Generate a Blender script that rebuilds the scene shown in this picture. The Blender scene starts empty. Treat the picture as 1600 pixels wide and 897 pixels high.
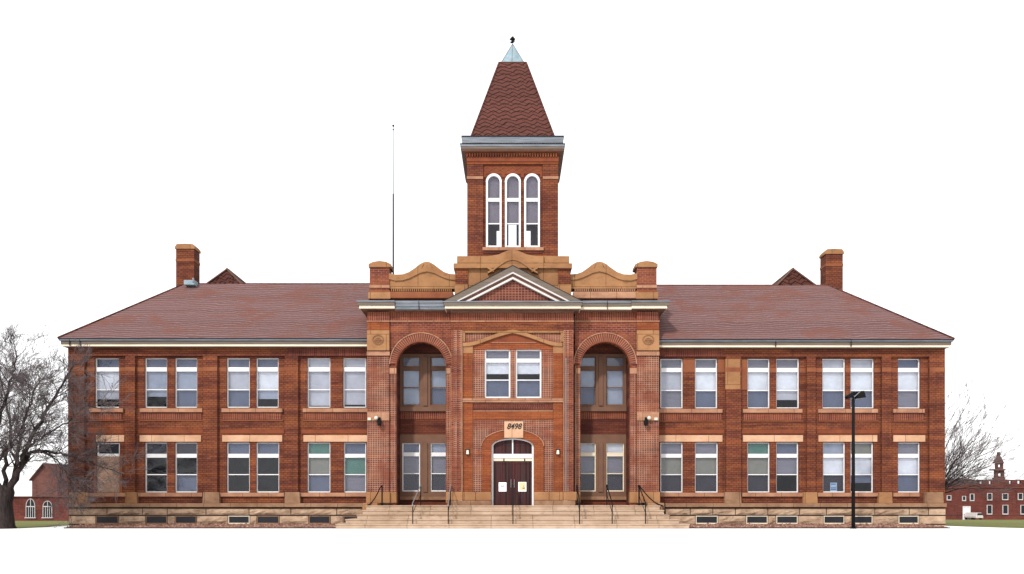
import bpy, math, random
from mathutils import Vector, Matrix
random.seed(7)
PI = math.pi
scn = bpy.context.scene
col = scn.collection

# ------------------------------------------------------------------ survey of the place
F = 1500.0          # focal length in photo pixels
D = 46.9            # metres from the camera to the wing walls (y = 0)
CX, HY, EH = 800.0, 776.0, 1.447
def X(px, y=0.0): return (px - CX) / F * (D + y)
def Z(py, y=0.0): return EH + (HY - py) / F * (D + y)

# ------------------------------------------------------------------ node helpers
class NT:
    def __init__(self, mat):
        self.t = mat.node_tree; self.n = self.t.nodes; self.l = self.t.links
    def new(self, typ, **kw):
        nd = self.n.new(typ)
        for k, v in kw.items():
            if k.startswith('i_'):
                nd.inputs[k[2:].replace('_', ' ')].default_value = v
            else: setattr(nd, k, v)
        return nd
    def link(self, a, b): self.l.new(a, b)
    def math(self, op, a, b=None, clamp=False):
        nd = self.n.new('ShaderNodeMath'); nd.operation = op; nd.use_clamp = clamp
        for i, v in enumerate((a, b)):
            if v is None: continue
            if isinstance(v, (int, float)): nd.inputs[i].default_value = v
            else: self.link(v, nd.inputs[i])
        return nd.outputs[0]
    def mix(self, fac, a, b, blend='MIX'):
        nd = self.n.new('ShaderNodeMix'); nd.data_type = 'RGBA'; nd.blend_type = blend
        for s, v in ((0, fac), (6, a), (7, b)):
            if isinstance(v, (int, float)): nd.inputs[s].default_value = v
            elif isinstance(v, tuple): nd.inputs[s].default_value = (*v[:3], 1)
            else: self.link(v, nd.inputs[s])
        return nd.outputs[2]
    def ramp(self, fac, stops):
        nd = self.n.new('ShaderNodeValToRGB'); e = nd.color_ramp.elements
        while len(e) < len(stops): e.new(0.5)
        for i, (p, c) in enumerate(stops):
            e[i].position = p; e[i].color = (*(c if isinstance(c, tuple) else (c, c, c)), 1)
        self.link(fac, nd.inputs[0]); return nd.outputs[0]
    def noise(self, vec, scale, detail=3, rough=.55, dist=0):
        nd = self.new('ShaderNodeTexNoise'); nd.inputs['Scale'].default_value = scale
        nd.inputs['Detail'].default_value = detail; nd.inputs['Roughness'].default_value = rough
        nd.inputs['Distortion'].default_value = dist
        if vec is not None: self.link(vec, nd.inputs['Vector'])
        return nd.outputs['Fac']
    def scaled(self, vec, s):
        nd = self.new('ShaderNodeVectorMath', operation='MULTIPLY'); self.link(vec, nd.inputs[0])
        nd.inputs[1].default_value = s; return nd.outputs[0]

def new_mat(name):
    m = bpy.data.materials.new(name); m.use_nodes = True
    for n in list(m.node_tree.nodes):
        if n.type != 'OUTPUT_MATERIAL' and n.type != 'BSDF_PRINCIPLED': m.node_tree.nodes.remove(n)
    nt = NT(m); bs = m.node_tree.nodes['Principled BSDF']
    return m, nt, bs

def wallvec(nt, swap=False):
    """(along the wall, height) in metres from the surface's own position and facing"""
    g = nt.new('ShaderNodeNewGeometry')
    sp = nt.new('ShaderNodeSeparateXYZ'); nt.link(g.outputs['Position'], sp.inputs[0])
    sn = nt.new('ShaderNodeSeparateXYZ'); nt.link(g.outputs['True Normal'], sn.inputs[0])
    fx = nt.math('GREATER_THAN', nt.math('ABSOLUTE', sn.outputs[0]), .7)
    u = nt.math('ADD', nt.math('MULTIPLY', sp.outputs[0], nt.math('SUBTRACT', 1, fx)), nt.math('MULTIPLY', sp.outputs[1], fx))
    cb = nt.new('ShaderNodeCombineXYZ')
    nt.link(u, cb.inputs[1 if swap else 0]); nt.link(sp.outputs[2], cb.inputs[0 if swap else 1])
    return cb.outputs[0], g.outputs['Position'], u, sp.outputs[2]

def brick_tex(nt, vec, c1, c2, mort, w, h, ms, off=.5, bias=0.0, smooth=.2):
    b = nt.new('ShaderNodeTexBrick'); b.offset = off
    b.inputs['Color1'].default_value = (*c1, 1); b.inputs['Color2'].default_value = (*c2, 1)
    b.inputs['Mortar'].default_value = (*mort, 1); b.inputs['Scale'].default_value = 1
    b.inputs['Mortar Size'].default_value = ms; b.inputs['Mortar Smooth'].default_value = smooth
    b.inputs['Bias'].default_value = bias; b.inputs['Brick Width'].default_value = w
    b.inputs['Row Height'].default_value = h
    nt.link(vec, b.inputs['Vector'])
    return b

def brick_mat(name, c1, c2, mort, w=.21, h=.1, ms=.012, swap=False, band=.5, dark=.5, radial=False, off=.5, warm=(.36, .10, .035), fade=0.0):
    k = .85; c1, c2, mort, warm = [(q[0]*k*.97, q[1]*k*1.03, q[2]*k*1.08) for q in (c1, c2, mort, warm)]
    m, nt, bs = new_mat(name)
    if radial:
        tc = nt.new('ShaderNodeTexCoord'); sp = nt.new('ShaderNodeSeparateXYZ'); nt.link(tc.outputs['Object'], sp.inputs[0])
        ang = nt.math('ARCTAN2', sp.outputs[2], sp.outputs[0])
        r = nt.math('SQRT', nt.math('ADD', nt.math('MULTIPLY', sp.outputs[0], sp.outputs[0]), nt.math('MULTIPLY', sp.outputs[2], sp.outputs[2])))
        cb = nt.new('ShaderNodeCombineXYZ'); nt.link(nt.math('MULTIPLY', ang, 1.3), cb.inputs[1]); nt.link(r, cb.inputs[0])
        vec = cb.outputs[0]; pos = tc.outputs['Object']
    else:
        vec, pos, _, _ = wallvec(nt, swap)
    b = brick_tex(nt, vec, c1, c2, mort, w, h, ms, off)
    c = b.outputs['Color']
    # course-to-course firing differences and long weathered bands
    n1 = nt.noise(nt.scaled(vec, (.35, 2.6, 1) if not swap else (2.6, .35, 1)), 1.0, 4, .6)
    c = nt.mix(nt.math('MULTIPLY', nt.ramp(n1, [(.42, 0), (.62, 1)]), band), c, warm)
    n2 = nt.noise(nt.scaled(vec, (.9, 5.5, 1)), 1.0, 5, .7)
    c = nt.mix(nt.math('MULTIPLY', nt.ramp(n2, [(.5, 0), (.72, 1)]), dark), c, (c1[0]*.35, c1[1]*.3, c1[2]*.4))
    n3 = nt.noise(pos, 26, 2, .6)
    c = nt.mix(.35, c, nt.ramp(n3, [(.3, (.55, .55, .55)), (.7, (1.0, 1.0, 1.0))]), 'MULTIPLY')
    mf = nt.math('MULTIPLY', b.outputs['Fac'], .65)
    if fade:   # pointing that shows strongly in places and hardly in others
        nf = nt.ramp(nt.noise(nt.scaled(pos, (1, 1, .8)), 1.1, 4, .65), [(.40, 1 - fade), (.58, 1)])
        mf = nt.math('MULTIPLY', mf, nf)
        c0 = nt.mix(nt.math('MULTIPLY', b.outputs['Fac'], nt.math('SUBTRACT', 1, nf)), c, c1)
        c = nt.mix(mf, c0, mort)
    else: c = nt.mix(mf, c, mort)
    # larger patches of lighter and darker brick
    n4 = nt.noise(nt.scaled(pos, (.55, .55, .8)), .8, 4, .65)
    c = nt.mix(.6, c, nt.ramp(n4, [(.33, (.62, .58, .6)), (.5, (1, 1, 1)), (.68, (1.25, 1.2, 1.15))]), 'MULTIPLY')
    n5 = nt.noise(nt.scaled(vec, (2.6, .22, 1) if not swap else (.22, 2.6, 1)), 1.0, 5, .7)
    c = nt.mix(nt.math('MULTIPLY', nt.ramp(n5, [(.54, 0), (.72, 1)]), .6), c, (.035, .014, .012))
    n6 = nt.noise(nt.scaled(vec, (.8, 9, 1) if not swap else (9, .8, 1)), 1.0, 3, .6)
    c = nt.mix(.38, c, nt.ramp(n6, [(.32, (.55, .5, .52)), (.52, (1, 1, 1)), (.68, (1.35, 1.3, 1.2))]), 'MULTIPLY')
    nt.link(c, bs.inputs['Base Color'])
    bs.inputs['Roughness'].default_value = .88
    bp = nt.new('ShaderNodeBump'); bp.inputs['Strength'].default_value = .5; bp.inputs['Distance'].default_value = .012
    hgt = nt.math('ADD', nt.math('SUBTRACT', 1, b.outputs['Fac']), nt.math('MULTIPLY', n3, .5))
    nt.link(hgt, bp.inputs['Height']); nt.link(bp.outputs[0], bs.inputs['Normal'])
    return m

def stone_mat(name, base, alt, scale=1.2, stain=.35, rough=.85, joint=None, bump=.3, stain_col=(.06, .035, .025)):
    base, alt = [tuple(v*.80 for v in q) for q in (base, alt)]
    m, nt, bs = new_mat(name)
    vec, pos, _, _ = wallvec(nt)
    n1 = nt.noise(pos, scale, 4, .6)
    c = nt.mix(nt.ramp(n1, [(.35, 0), (.65, 1)]), base, alt)
    n2 = nt.noise(nt.scaled(pos, (1.4, 1.4, 3.5)), 1.6, 6, .75)
    c = nt.mix(nt.math('MULTIPLY', nt.ramp(n2, [(.52, 0), (.74, 1)]), stain), c, stain_col)
    n3 = nt.noise(pos, 40, 2, .6)
    c = nt.mix(.3, c, nt.ramp(n3, [(.3, (.65, .65, .65)), (.7, (1.05, 1.05, 1.05))]), 'MULTIPLY')
    hgt = nt.math('ADD', n3, nt.math('MULTIPLY', nt.noise(pos, 9, 4, .7), 1.5))
    if joint:
        b = brick_tex(nt, vec, (1, 1, 1), (.86, .84, .80), (.25, .2, .16), joint[0], joint[1], .012, .5)
        c = nt.mix(.9, c, b.outputs['Color'], 'MULTIPLY')
        hgt = nt.math('SUBTRACT', hgt, nt.math('MULTIPLY', b.outputs['Fac'], 2))
    nt.link(c, bs.inputs['Base Color']); bs.inputs['Roughness'].default_value = rough
    bp = nt.new('ShaderNodeBump'); bp.inputs['Strength'].default_value = bump; bp.inputs['Distance'].default_value = .02
    nt.link(hgt, bp.inputs['Height']); nt.link(bp.outputs[0], bs.inputs['Normal'])
    return m

def paint_mat(name, c, rough=.5, var=.15, metal=0.0, streak=False):
    m, nt, bs = new_mat(name)
    g = nt.new('ShaderNodeNewGeometry')
    sc = (.6, .6, 8) if streak else (1, 1, 1)
    n = nt.noise(nt.scaled(g.outputs['Position'], sc), 2.2, 4, .6)
    cc = nt.mix(nt.ramp(n, [(.3, 0), (.7, 1)]), tuple(v*(1-var) for v in c), tuple(min(v*(1+var*.6), .95) for v in c))
    nt.link(cc, bs.inputs['Base Color']); bs.inputs['Roughness'].default_value = rough
    bs.inputs['Metallic'].default_value = metal
    return m

M = {}
RED1, RED2 = (.185, .050, .024), (.115, .029, .017)
M['brick'] = brick_mat('wing_brick', RED1, RED2, (.060, .020, .016), w=.24, h=.105, ms=.015, band=.75, dark=.75, warm=(.29, .086, .030))
M['brick_mort'] = brick_mat('light_mortar_brick', (.17, .038, .022), (.11, .026, .018), (.33, .19, .13), w=.115, h=.092, ms=.016, band=.4, dark=.45, off=.0, fade=.75)
M['brick_pier'] = brick_mat('pier_brick', (.175, .042, .023), (.12, .028, .019), (.27, .12, .08), w=.25, h=.1, ms=.012, band=.45, dark=.55, fade=.6)
M['brick_orange'] = brick_mat('orange_brick', (.27, .068, .023), (.22, .052, .02), (.14, .04, .02), w=.3, h=.105, ms=.010, band=.5, dark=.45, warm=(.31, .095, .028))
M['brick_dark'] = brick_mat('shaded_bay_brick', (.115, .028, .019), (.085, .021, .016), (.055, .022, .018), w=.24, h=.11, ms=.012, band=.3, dark=.4)  # darker copy of the brick: shade of the recessed bays put into its colour
M['brick_tympanum'] = brick_mat('tympanum_brick', (.12, .03, .02), (.09, .022, .017), (.27, .12, .085), w=.15, h=.12, ms=.014, band=.2, dark=.3, off=0)
M['soldier'] = brick_mat('soldier_course_brick', (.175, .042, .024), (.11, .026, .018), (.30, .13, .08), w=9, h=.105, ms=.013, swap=True, band=.3, dark=.45, fade=.7)
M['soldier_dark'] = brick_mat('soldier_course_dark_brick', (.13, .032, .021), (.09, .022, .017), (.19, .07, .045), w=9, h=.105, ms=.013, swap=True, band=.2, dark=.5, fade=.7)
M['rowlock'] = brick_mat('rowlock_arch_brick', (.175, .042, .024), (.11, .028, .019), (.34, .17, .105), w=9, h=.10, ms=.013, off=0, radial=True, band=.2, dark=.3)
M['terracotta'] = stone_mat('terracotta_panel', (.23, .062, .026), (.17, .045, .022), 2.0, .25)
M['sand'] = stone_mat('sandstone', (.40, .205, .095), (.30, .145, .068), 1.0, .4, joint=(1.5, 2.3), bump=.15)
M['sand_pink'] = stone_mat('pink_sandstone', (.46, .245, .15), (.33, .16, .098), 1.4, .35, joint=(1.25, 3), bump=.15)
M['sand_pale'] = stone_mat('pale_lintel_stone', (.70, .45, .30), (.54, .31, .19), .8, .25, joint=(1.6, 3), bump=.12)
M['sand_grey'] = stone_mat('weathered_sandstone', (.36, .21, .13), (.24, .13, .075), 1.3, .6, joint=(1.3, 3))
M['belt'] = stone_mat('orange_belt_stone', (.27, .095, .042), (.20, .062, .03), 1.0, .2)
M['rock'] = stone_mat('rock_faced_basement_stone', (.56, .39, .27), (.36, .235, .155), 1.6, 1.0, bump=1.0, stain_col=(.045, .028, .022))
M['dark_mortar'] = stone_mat('dark_recessed_mortar', (.035, .024, .02), (.05, .035, .028), 2, .2)
M['emblem'] = stone_mat('carved_sandstone', (.24, .12, .06), (.20, .09, .045), 2, .3)
M['steps'] = stone_mat('stair_stone', (.58, .43, .32), (.46, .32, .225), 1.3, .7, joint=(1.9, .6), bump=.15, stain_col=(.16, .09, .06))
M['white'] = paint_mat('white_window_paint', (.60, .585, .59), .45, .08)
M['trim'] = paint_mat('off_white_trim', (.50, .46, .44), .5, .1)
M['far_trim'] = paint_mat('far_window_paint', (.46, .44, .44), .5, .1)
M['cream'] = paint_mat('cream_trim', (.60, .52, .40), .5, .15, streak=True)
M['taupe'] = paint_mat('taupe_trim', (.115, .09, .072), .6, .25, streak=True)
M['brownsoffit'] = paint_mat('brown_soffit', (.13, .07, .05), .7, .2)
M['bluegrey'] = paint_mat('blue_grey_metal', (.115, .13, .155), .45, .45, .15, streak=True)
M['darkmetal'] = paint_mat('dark_gutter_metal', (.014, .014, .018), .6, .2, .0)
M['capmetal'] = paint_mat('pale_metal_cap', (.21, .29, .33), .5, .3, .0)
M['tan'] = paint_mat('tan_woodwork', (.13, .066, .042), .6, .15)
M['black'] = paint_mat('black_paint', (.006, .006, .007), .8, .3)
M['steel'] = paint_mat('pale_steel', (.20, .205, .22), .4, .1, .3)
M['lampglass'] = paint_mat('cream_lamp_cover', (.5, .47, .40), .3, .1)
M['board'] = paint_mat('beige_window_board', (.31, .195, .14), .8, .3)
M['paper'] = paint_mat('white_paper', (.8, .8, .8), .7, .03)
M['paper_cream'] = paint_mat('cream_paper', (.60, .47, .28), .7, .05)
M['ink'] = paint_mat('black_ink', (.02, .02, .02), .7, .05)
M['posterblue'] = paint_mat('blue_poster', (.12, .20, .32), .6, .15)
M['posterpale'] = paint_mat('pale_blue_poster', (.45, .58, .72), .6, .1)
M['dark_pane'] = paint_mat('dark_basement_pane', (.02, .021, .026), .12, .2)
M['interior'] = paint_mat('dim_interior_paint', (.13, .125, .14), .9, .2)
M['far_brick'] = brick_mat('far_building_brick', (.165, .045, .033), (.125, .032, .026), (.11, .035, .028), w=.5, h=.3, ms=.03, band=.35, dark=.4, warm=(.19, .055, .035))
M['mauve_backing'] = paint_mat('mauve_pane_backing', (.27, .235, .265), .9, .12)
M['lining'] = paint_mat('mauve_bounce_lining', (.62, .56, .60), .9, .1)
M['far_roof'] = paint_mat('far_brown_roof', (.11, .065, .058), .8, .25)
M['far_hall'] = brick_mat('far_hall_brick', (.16, .065, .05), (.13, .05, .04), (.13, .06, .05), w=.5, h=.3, ms=.03, band=.3, dark=.3, warm=(.17, .07, .05))
for k, c in dict(W=(.86, .87, .90), G=(.60, .60, .64), C=(.30, .29, .25), T=(.13, .27, .22), B=(.17, .19, .26), L=(.42, .46, .54), S=(.28, .27, .31), N=(.06, .055, .07)).items():
    M['blind'+k] = paint_mat('blind_and_tone_panel_' + {'W':'white','G':'light_grey','C':'olive','T':'green','B':'blue_grey','L':'pale_blue','S':'slate','N':'dark'}[k], c, .8, .12, streak=(k in 'S'))  # bluish, greenish and dark tones also paint glass sheen and dim rooms

for k in ('black', 'dark_pane', 'darkmetal', 'ink'):
    M[k].node_tree.nodes['Principled BSDF'].inputs['Specular IOR Level'].default_value = .12
M['dark_pane'].node_tree.nodes['Principled BSDF'].inputs['Specular IOR Level'].default_value = .1
def glass_mat():
    m, nt, bs = new_mat('window_glass'); nt.n.remove(bs)
    tr = nt.new('ShaderNodeBsdfTransparent'); tr.inputs[0].default_value = (.80, .82, .86, 1)
    gl = nt.new('ShaderNodeBsdfGlossy'); gl.inputs['Roughness'].default_value = .02; gl.inputs[0].default_value = (.85, .88, .95, 1)
    g = nt.new('ShaderNodeNewGeometry')
    bp = nt.new('ShaderNodeBump'); bp.inputs['Strength'].default_value = .12; bp.inputs['Distance'].default_value = .05
    nt.link(nt.noise(g.outputs['Position'], 1.3, 2), bp.inputs['Height']); nt.link(bp.outputs[0], gl.inputs['Normal'])
    fr = nt.new('ShaderNodeFresnel'); fr.inputs[0].default_value = 1.5
    fac = nt.math('ADD', nt.math('MULTIPLY', fr.outputs[0], .65), .005, clamp=True)
    mx = nt.new('ShaderNodeMixShader'); nt.link(fac, mx.inputs[0]); nt.link(tr.outputs[0], mx.inputs[1]); nt.link(gl.outputs[0], mx.inputs[2])
    nt.link(mx.outputs[0], nt.n['Material Output'].inputs[0]); return m
M['glass'] = glass_mat()

def roof_mat():
    m, nt, bs = new_mat('mauve_brown_shingles')
    vec, pos, u, z = wallvec(nt)
    cb = nt.new('ShaderNodeCombineXYZ'); nt.link(u, cb.inputs[0])
    wob = nt.math('MULTIPLY', nt.noise(pos, .5, 4), .5)
    nt.link(nt.math('ADD', z, wob), cb.inputs[1])
    b = brick_tex(nt, cb.outputs[0], (.128, .066, .062), (.102, .052, .049), (.19, .118, .117), 60, .125, .022, .5, smooth=.6)
    c = b.outputs['Color']
    n = nt.noise(nt.scaled(pos, (.55, .55, 1.3)), 1.0, 4, .6, .6)
    c = nt.mix(nt.math('MULTIPLY', nt.ramp(n, [(.50, 0), (.62, 1)]), .6), c, (.142, .052, .036))
    n2 = nt.noise(pos, 12, 3, .7)
    c = nt.mix(.5, c, nt.ramp(n2, [(.3, (.6, .6, .6)), (.7, (1.1, 1.1, 1.1))]), 'MULTIPLY')
    nt.link(c, bs.inputs['Base Color']); bs.inputs['Roughness'].default_value = .8
    bp = nt.new('ShaderNodeBump'); bp.inputs['Strength'].default_value = .5; bp.inputs['Distance'].default_value = .015
    nt.link(b.outputs['Fac'], bp.inputs['Height']); nt.link(bp.outputs[0], bs.inputs['Normal'])
    return m
M['roof'] = roof_mat()

def tower_roof_mat():
    m, nt, bs = new_mat('wavy_red_shingles')
    vec, pos, u, z = wallvec(nt)
    u = nt.math('ADD', u, 20.3)
    ph = nt.math('MULTIPLY', nt.noise(pos, .8, 2), 9.0)
    row = nt.math('FLOOR', nt.math('MULTIPLY', z, 4.4))
    wv = nt.math('PINGPONG', nt.math('ADD', nt.math('MULTIPLY', u, 3.2), nt.math('ADD', nt.math('MULTIPLY', ph, .35), nt.math('MULTIPLY', z, 1.2))), 1.0)
    wv = nt.math('MULTIPLY', wv, .16)
    cb = nt.new('ShaderNodeCombineXYZ'); nt.link(u, cb.inputs[0]); nt.link(nt.math('ADD', z, wv), cb.inputs[1])
    b = brick_tex(nt, cb.outputs[0], (.105, .036, .027), (.078, .027, .021), (.014, .003, .003), 9.0, .21, .026, .5, smooth=.3)
    b2in = nt.new('ShaderNodeCombineXYZ'); nt.link(u, b2in.inputs[0])
    nt.link(nt.math('SUBTRACT', nt.math('ADD', z, .1), wv), b2in.inputs[1])
    b2 = brick_tex(nt, b2in.outputs[0], (1, 1, 1), (1, 1, 1), (.12, .07, .07), 9.0, .42, .02, .5, smooth=.3)
    c = nt.mix(.8, b.outputs['Color'], b2.outputs['Color'], 'MULTIPLY')
    n2 = nt.noise(pos, 9, 3, .7)
    c = nt.mix(.5, c, nt.ramp(n2, [(.3, (.65, .65, .65)), (.7, (1.1, 1.1, 1.1))]), 'MULTIPLY')
    nt.link(c, bs.inputs['Base Color']); bs.inputs['Roughness'].default_value = .8
    bp = nt.new('ShaderNodeBump'); bp.inputs['Strength'].default_value = .6; bp.inputs['Distance'].default_value = .02
    nt.link(nt.math('SUBTRACT', 1, b.outputs['Fac']), bp.inputs['Height']); nt.link(bp.outputs[0], bs.inputs['Normal'])
    return m
M['troof'] = tower_roof_mat()

def door_mat():
    m, nt, bs = new_mat('streaked_maroon_door')
    g = nt.new('ShaderNodeNewGeometry')
    n = nt.noise(nt.scaled(g.outputs['Position'], (9, 1, .12)), 1.0, 3, .6)
    c = nt.ramp(n, [(.38, (.010, .004, .004)), (.46, (.042, .010, .009)), (.52, (.022, .017, .019)), (.57, (.060, .012, .011)), (.66, (.014, .006, .007))])
    nt.link(c, bs.inputs['Base Color']); bs.inputs['Roughness'].default_value = .55; return m
M['door'] = door_mat()

def bark_mat(name, c1, c2):
    m, nt, bs = new_mat(name)
    g = nt.new('ShaderNodeNewGeometry')
    n = nt.noise(nt.scaled(g.outputs['Position'], (9, 9, 2)), 1.0, 5, .7)
    nt.link(nt.mix(nt.ramp(n, [(.35, 0), (.65, 1)]), c1, c2), bs.inputs['Base Color']); bs.inputs['Roughness'].default_value = .9
    bp = nt.new('ShaderNodeBump'); bp.inputs['Strength'].default_value = .8; bp.inputs['Distance'].default_value = .03
    nt.link(n, bp.inputs['Height']); nt.link(bp.outputs[0], bs.inputs['Normal']); return m
M['bark'] = bark_mat('dark_bark', (.012, .009, .009), (.038, .028, .026))
M['twig'] = bark_mat('grey_purple_twigs', (.06, .047, .048), (.12, .10, .102))

def ground_mat():
    m, nt, bs = new_mat('white_paving')
    g = nt.new('ShaderNodeNewGeometry')
    n = nt.noise(g.outputs['Position'], .6, 5, .6)
    nt.link(nt.mix(n, (.74, .74, .74), (.79, .79, .79)), bs.inputs['Base Color'])
    bs.inputs['Roughness'].default_value = .9; return m
M['ground'] = ground_mat()
def lawn_mat():
    m, nt, bs = new_mat('olive_lawn')
    g = nt.new('ShaderNodeNewGeometry')
    n = nt.noise(nt.scaled(g.outputs['Position'], (1, .35, 1)), .7, 5, .7)
    c = nt.mix(nt.ramp(n, [(.35, 0), (.65, 1)]), (.10, .12, .028), (.18, .175, .05))
    n2 = nt.noise(g.outputs['Position'], 14, 3, .8)
    c = nt.mix(.7, c, nt.ramp(n2, [(.3, (.5, .5, .5)), (.7, (1.15, 1.15, 1.1))]), 'MULTIPLY')
    nt.link(c, bs.inputs['Base Color']); bs.inputs['Roughness'].default_value = .95; return m
M['lawn'] = lawn_mat()
def litter_mat():
    m, nt, bs = new_mat('leaf_litter_and_gravel')
    g = nt.new('ShaderNodeNewGeometry')
    n = nt.noise(g.outputs['Position'], 5, 4, .8)
    c = nt.ramp(n, [(.33, (.035, .02, .018)), (.48, (.15, .07, .05)), (.58, (.30, .17, .13)), (.7, (.45, .34, .27))])
    nt.link(c, bs.inputs['Base Color']); bs.inputs['Roughness'].default_value = .95; return m
M['litter'] = litter_mat()

for k, m_ in M.items():
    b_ = m_.node_tree.nodes.get('Principled BSDF')
    if b_ and b_.inputs['Roughness'].default_value >= .5 and b_.inputs['Specular IOR Level'].default_value > .3:
        b_.inputs['Specular IOR Level'].default_value = .15
# ------------------------------------------------------------------ mesh builder
class MB:
    def __init__(self): self.v = []; self.f = []; self.m = []; self.mi = 0; self.log = []
    def add(self, vs, fs):
        self.log.append((list(vs), list(fs))); o = len(self.v); self.v += [tuple(p) for p in vs]
        for f in fs: self.f.append(tuple(o + i for i in f)); self.m.append(self.mi)
    def box(self, x0, x1, y0, y1, z0, z1):
        if x0 > x1: x0, x1 = x1, x0
        if y0 > y1: y0, y1 = y1, y0
        if z0 > z1: z0, z1 = z1, z0
        self.add([(x0,y0,z0),(x1,y0,z0),(x1,y1,z0),(x0,y1,z0),(x0,y0,z1),(x1,y0,z1),(x1,y1,z1),(x0,y1,z1)],
                 [(0,1,5,4),(1,2,6,5),(2,3,7,6),(3,0,4,7),(4,5,6,7),(3,2,1,0)])
        return self
    def pb(self, px0, py0, px1, py1, yf, yb):
        return self.box(X(px0, yf), X(px1, yf), yf, yb, Z(py1, yf), Z(py0, yf))
    def prism(self, pts, yf, yb):
        """pts: (x, z) outline, extruded along y"""
        n = len(pts)
        a = sum(pts[i][0]*pts[(i+1)%n][1] - pts[(i+1)%n][0]*pts[i][1] for i in range(n))
        if a < 0: pts = pts[::-1]
        self.add([(x, yf, z) for x, z in pts] + [(x, yb, z) for x, z in pts],
                 [tuple(range(n)), tuple(range(2*n-1, n-1, -1))] + [(i, i+n, (i+1)%n+n, (i+1)%n) for i in range(n)])
        return self
    def pprism(self, pts, yf, yb): return self.prism([(X(a, yf), Z(b, yf)) for a, b in pts], yf, yb)
    def wall(self, x0, x1, z0, z1, yf, yb, holes):
        xs = sorted({x0, x1, *[h[0] for h in holes], *[h[1] for h in holes]}); xs = [x for x in xs if x0 <= x <= x1]
        zs = sorted({z0, z1, *[h[2] for h in holes], *[h[3] for h in holes]}); zs = [z for z in zs if z0 <= z <= z1]
        nx, nz = len(xs)-1, len(zs)-1
        def solid(i, j):
            if i < 0 or j < 0 or i >= nx or j >= nz: return False
            cx, cz = (xs[i]+xs[i+1])/2, (zs[j]+zs[j+1])/2
            return not any(h[0] < cx < h[1] and h[2] < cz < h[3] for h in holes)
        idx = {}
        def vid(i, j, b):
            if (i, j, b) not in idx: idx[i, j, b] = len(self.v); self.v.append((xs[i], yb if b else yf, zs[j]))
            return idx[i, j, b]
        def face(*q): self.f.append(tuple(vid(*t) for t in q)); self.m.append(self.mi)
        for i in range(nx):
            for j in range(nz):
                if not solid(i, j): continue
                face((i,j,0),(i+1,j,0),(i+1,j+1,0),(i,j+1,0)); face((i,j,1),(i,j+1,1),(i+1,j+1,1),(i+1,j,1))
                if not solid(i-1, j): face((i,j,0),(i,j+1,0),(i,j+1,1),(i,j,1))
                if not solid(i+1, j): face((i+1,j,0),(i+1,j,1),(i+1,j+1,1),(i+1,j+1,0))
                if not solid(i, j-1): face((i,j,0),(i,j,1),(i+1,j,1),(i+1,j,0))
                if not solid(i, j+1): face((i,j+1,0),(i+1,j+1,0),(i+1,j+1,1),(i,j+1,1))
        return self
    def arch_fill(self, xc, rx, rz, zs, zt, yf, yb, n=28):
        pts = [(xc - rx*math.cos(PI*i/n), zs + rz*math.sin(PI*i/n)) for i in range(n+1)]
        v = []; f = []
        for (x, z) in pts: v += [(x, yf, z), (x, yf, zt), (x, yb, z), (x, yb, zt)]
        for i in range(n):
            a, b = 4*i, 4*i+4
            f += [(a, b, b+1, a+1), (a+2, a+3, b+3, b+2), (a, a+2, b+2, b)]
        self.add(v, f); return self
    def ring(self, xc, zc, ri, ro, yf, yb, riz=None, roz=None, a0=0, a1=PI, n=32):
        riz = riz or ri; roz = roz or ro
        v = []; f = []
        for i in range(n+1):
            a = a0 + (a1-a0)*i/n; c, s = math.cos(a), math.sin(a)
            v += [(xc+ri*c, yf, zc+riz*s), (xc+ro*c, yf, zc+roz*s), (xc+ro*c, yb, zc+roz*s), (xc+ri*c, yb, zc+riz*s)]
        for i in range(n):
            a, b = 4*i, 4*i+4
            for k in range(4): f.append((a+k, a+(k+1)%4, b+(k+1)%4, b+k))
        f += [(3,2,1,0), (4*n, 4*n+1, 4*n+2, 4*n+3)]
        self.add(v, f); return self
    def tube(self, pts, rads, n=6, caps=True):
        v = []; f = []; prev = None
        for i, p in enumerate(pts):
            p = Vector(p)
            d = (Vector(pts[min(i+1, len(pts)-1)]) - Vector(pts[max(i-1, 0)]))
            d = d.normalized() if d.length > 1e-9 else Vector((0, 0, 1))
            up = Vector((0, 1, 0)) if abs(d.y) < .9 else Vector((1, 0, 0))
            if prev is not None:
                a = prev - d * prev.dot(d); a = a.normalized() if a.length > 1e-6 else d.cross(up).normalized()
            else: a = d.cross(up).normalized()
            prev = a; b = d.cross(a)
            r = rads[i] if isinstance(rads, (list, tuple)) else rads
            for k in range(n):
                t = 2*PI*k/n; v.append(tuple(p + a*(r*math.cos(t)) + b*(r*math.sin(t))))
        for i in range(len(pts)-1):
            for k in range(n):
                f.append((i*n+k, i*n+(k+1)%n, (i+1)*n+(k+1)%n, (i+1)*n+k))
        if caps: f += [tuple(range(n-1, -1, -1)), tuple((len(pts)-1)*n+k for k in range(n))]
        self.add(v, f); return self
    def build(self, name, mats, parent=None, smooth=False, bevel=0, origin=None):
        me = bpy.data.meshes.new(name)
        off = origin or (0, 0, 0)
        me.from_pydata([(a-off[0], b-off[1], c-off[2]) for a, b, c in self.v], [], self.f)
        if not isinstance(mats, (list, tuple)): mats = [mats]
        for m in mats: me.materials.append(M[m] if isinstance(m, str) else m)
        for p, mi in zip(me.polygons, self.m): p.material_index = mi; p.use_smooth = smooth
        me.validate(); me.update()
        o = bpy.data.objects.new(name, me); col.objects.link(o)
        if parent is not None:
            o.parent = parent
            w = Vector((0, 0, 0)); q = parent
            while q is not None: w += q.location; q = q.parent
            o.location = Vector(off) - w
        else: o.location = off
        if bevel:
            md = o.modifiers.new('bevel', 'BEVEL'); md.width = bevel; md.segments = 2; md.limit_method = 'ANGLE'
        return o

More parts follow.
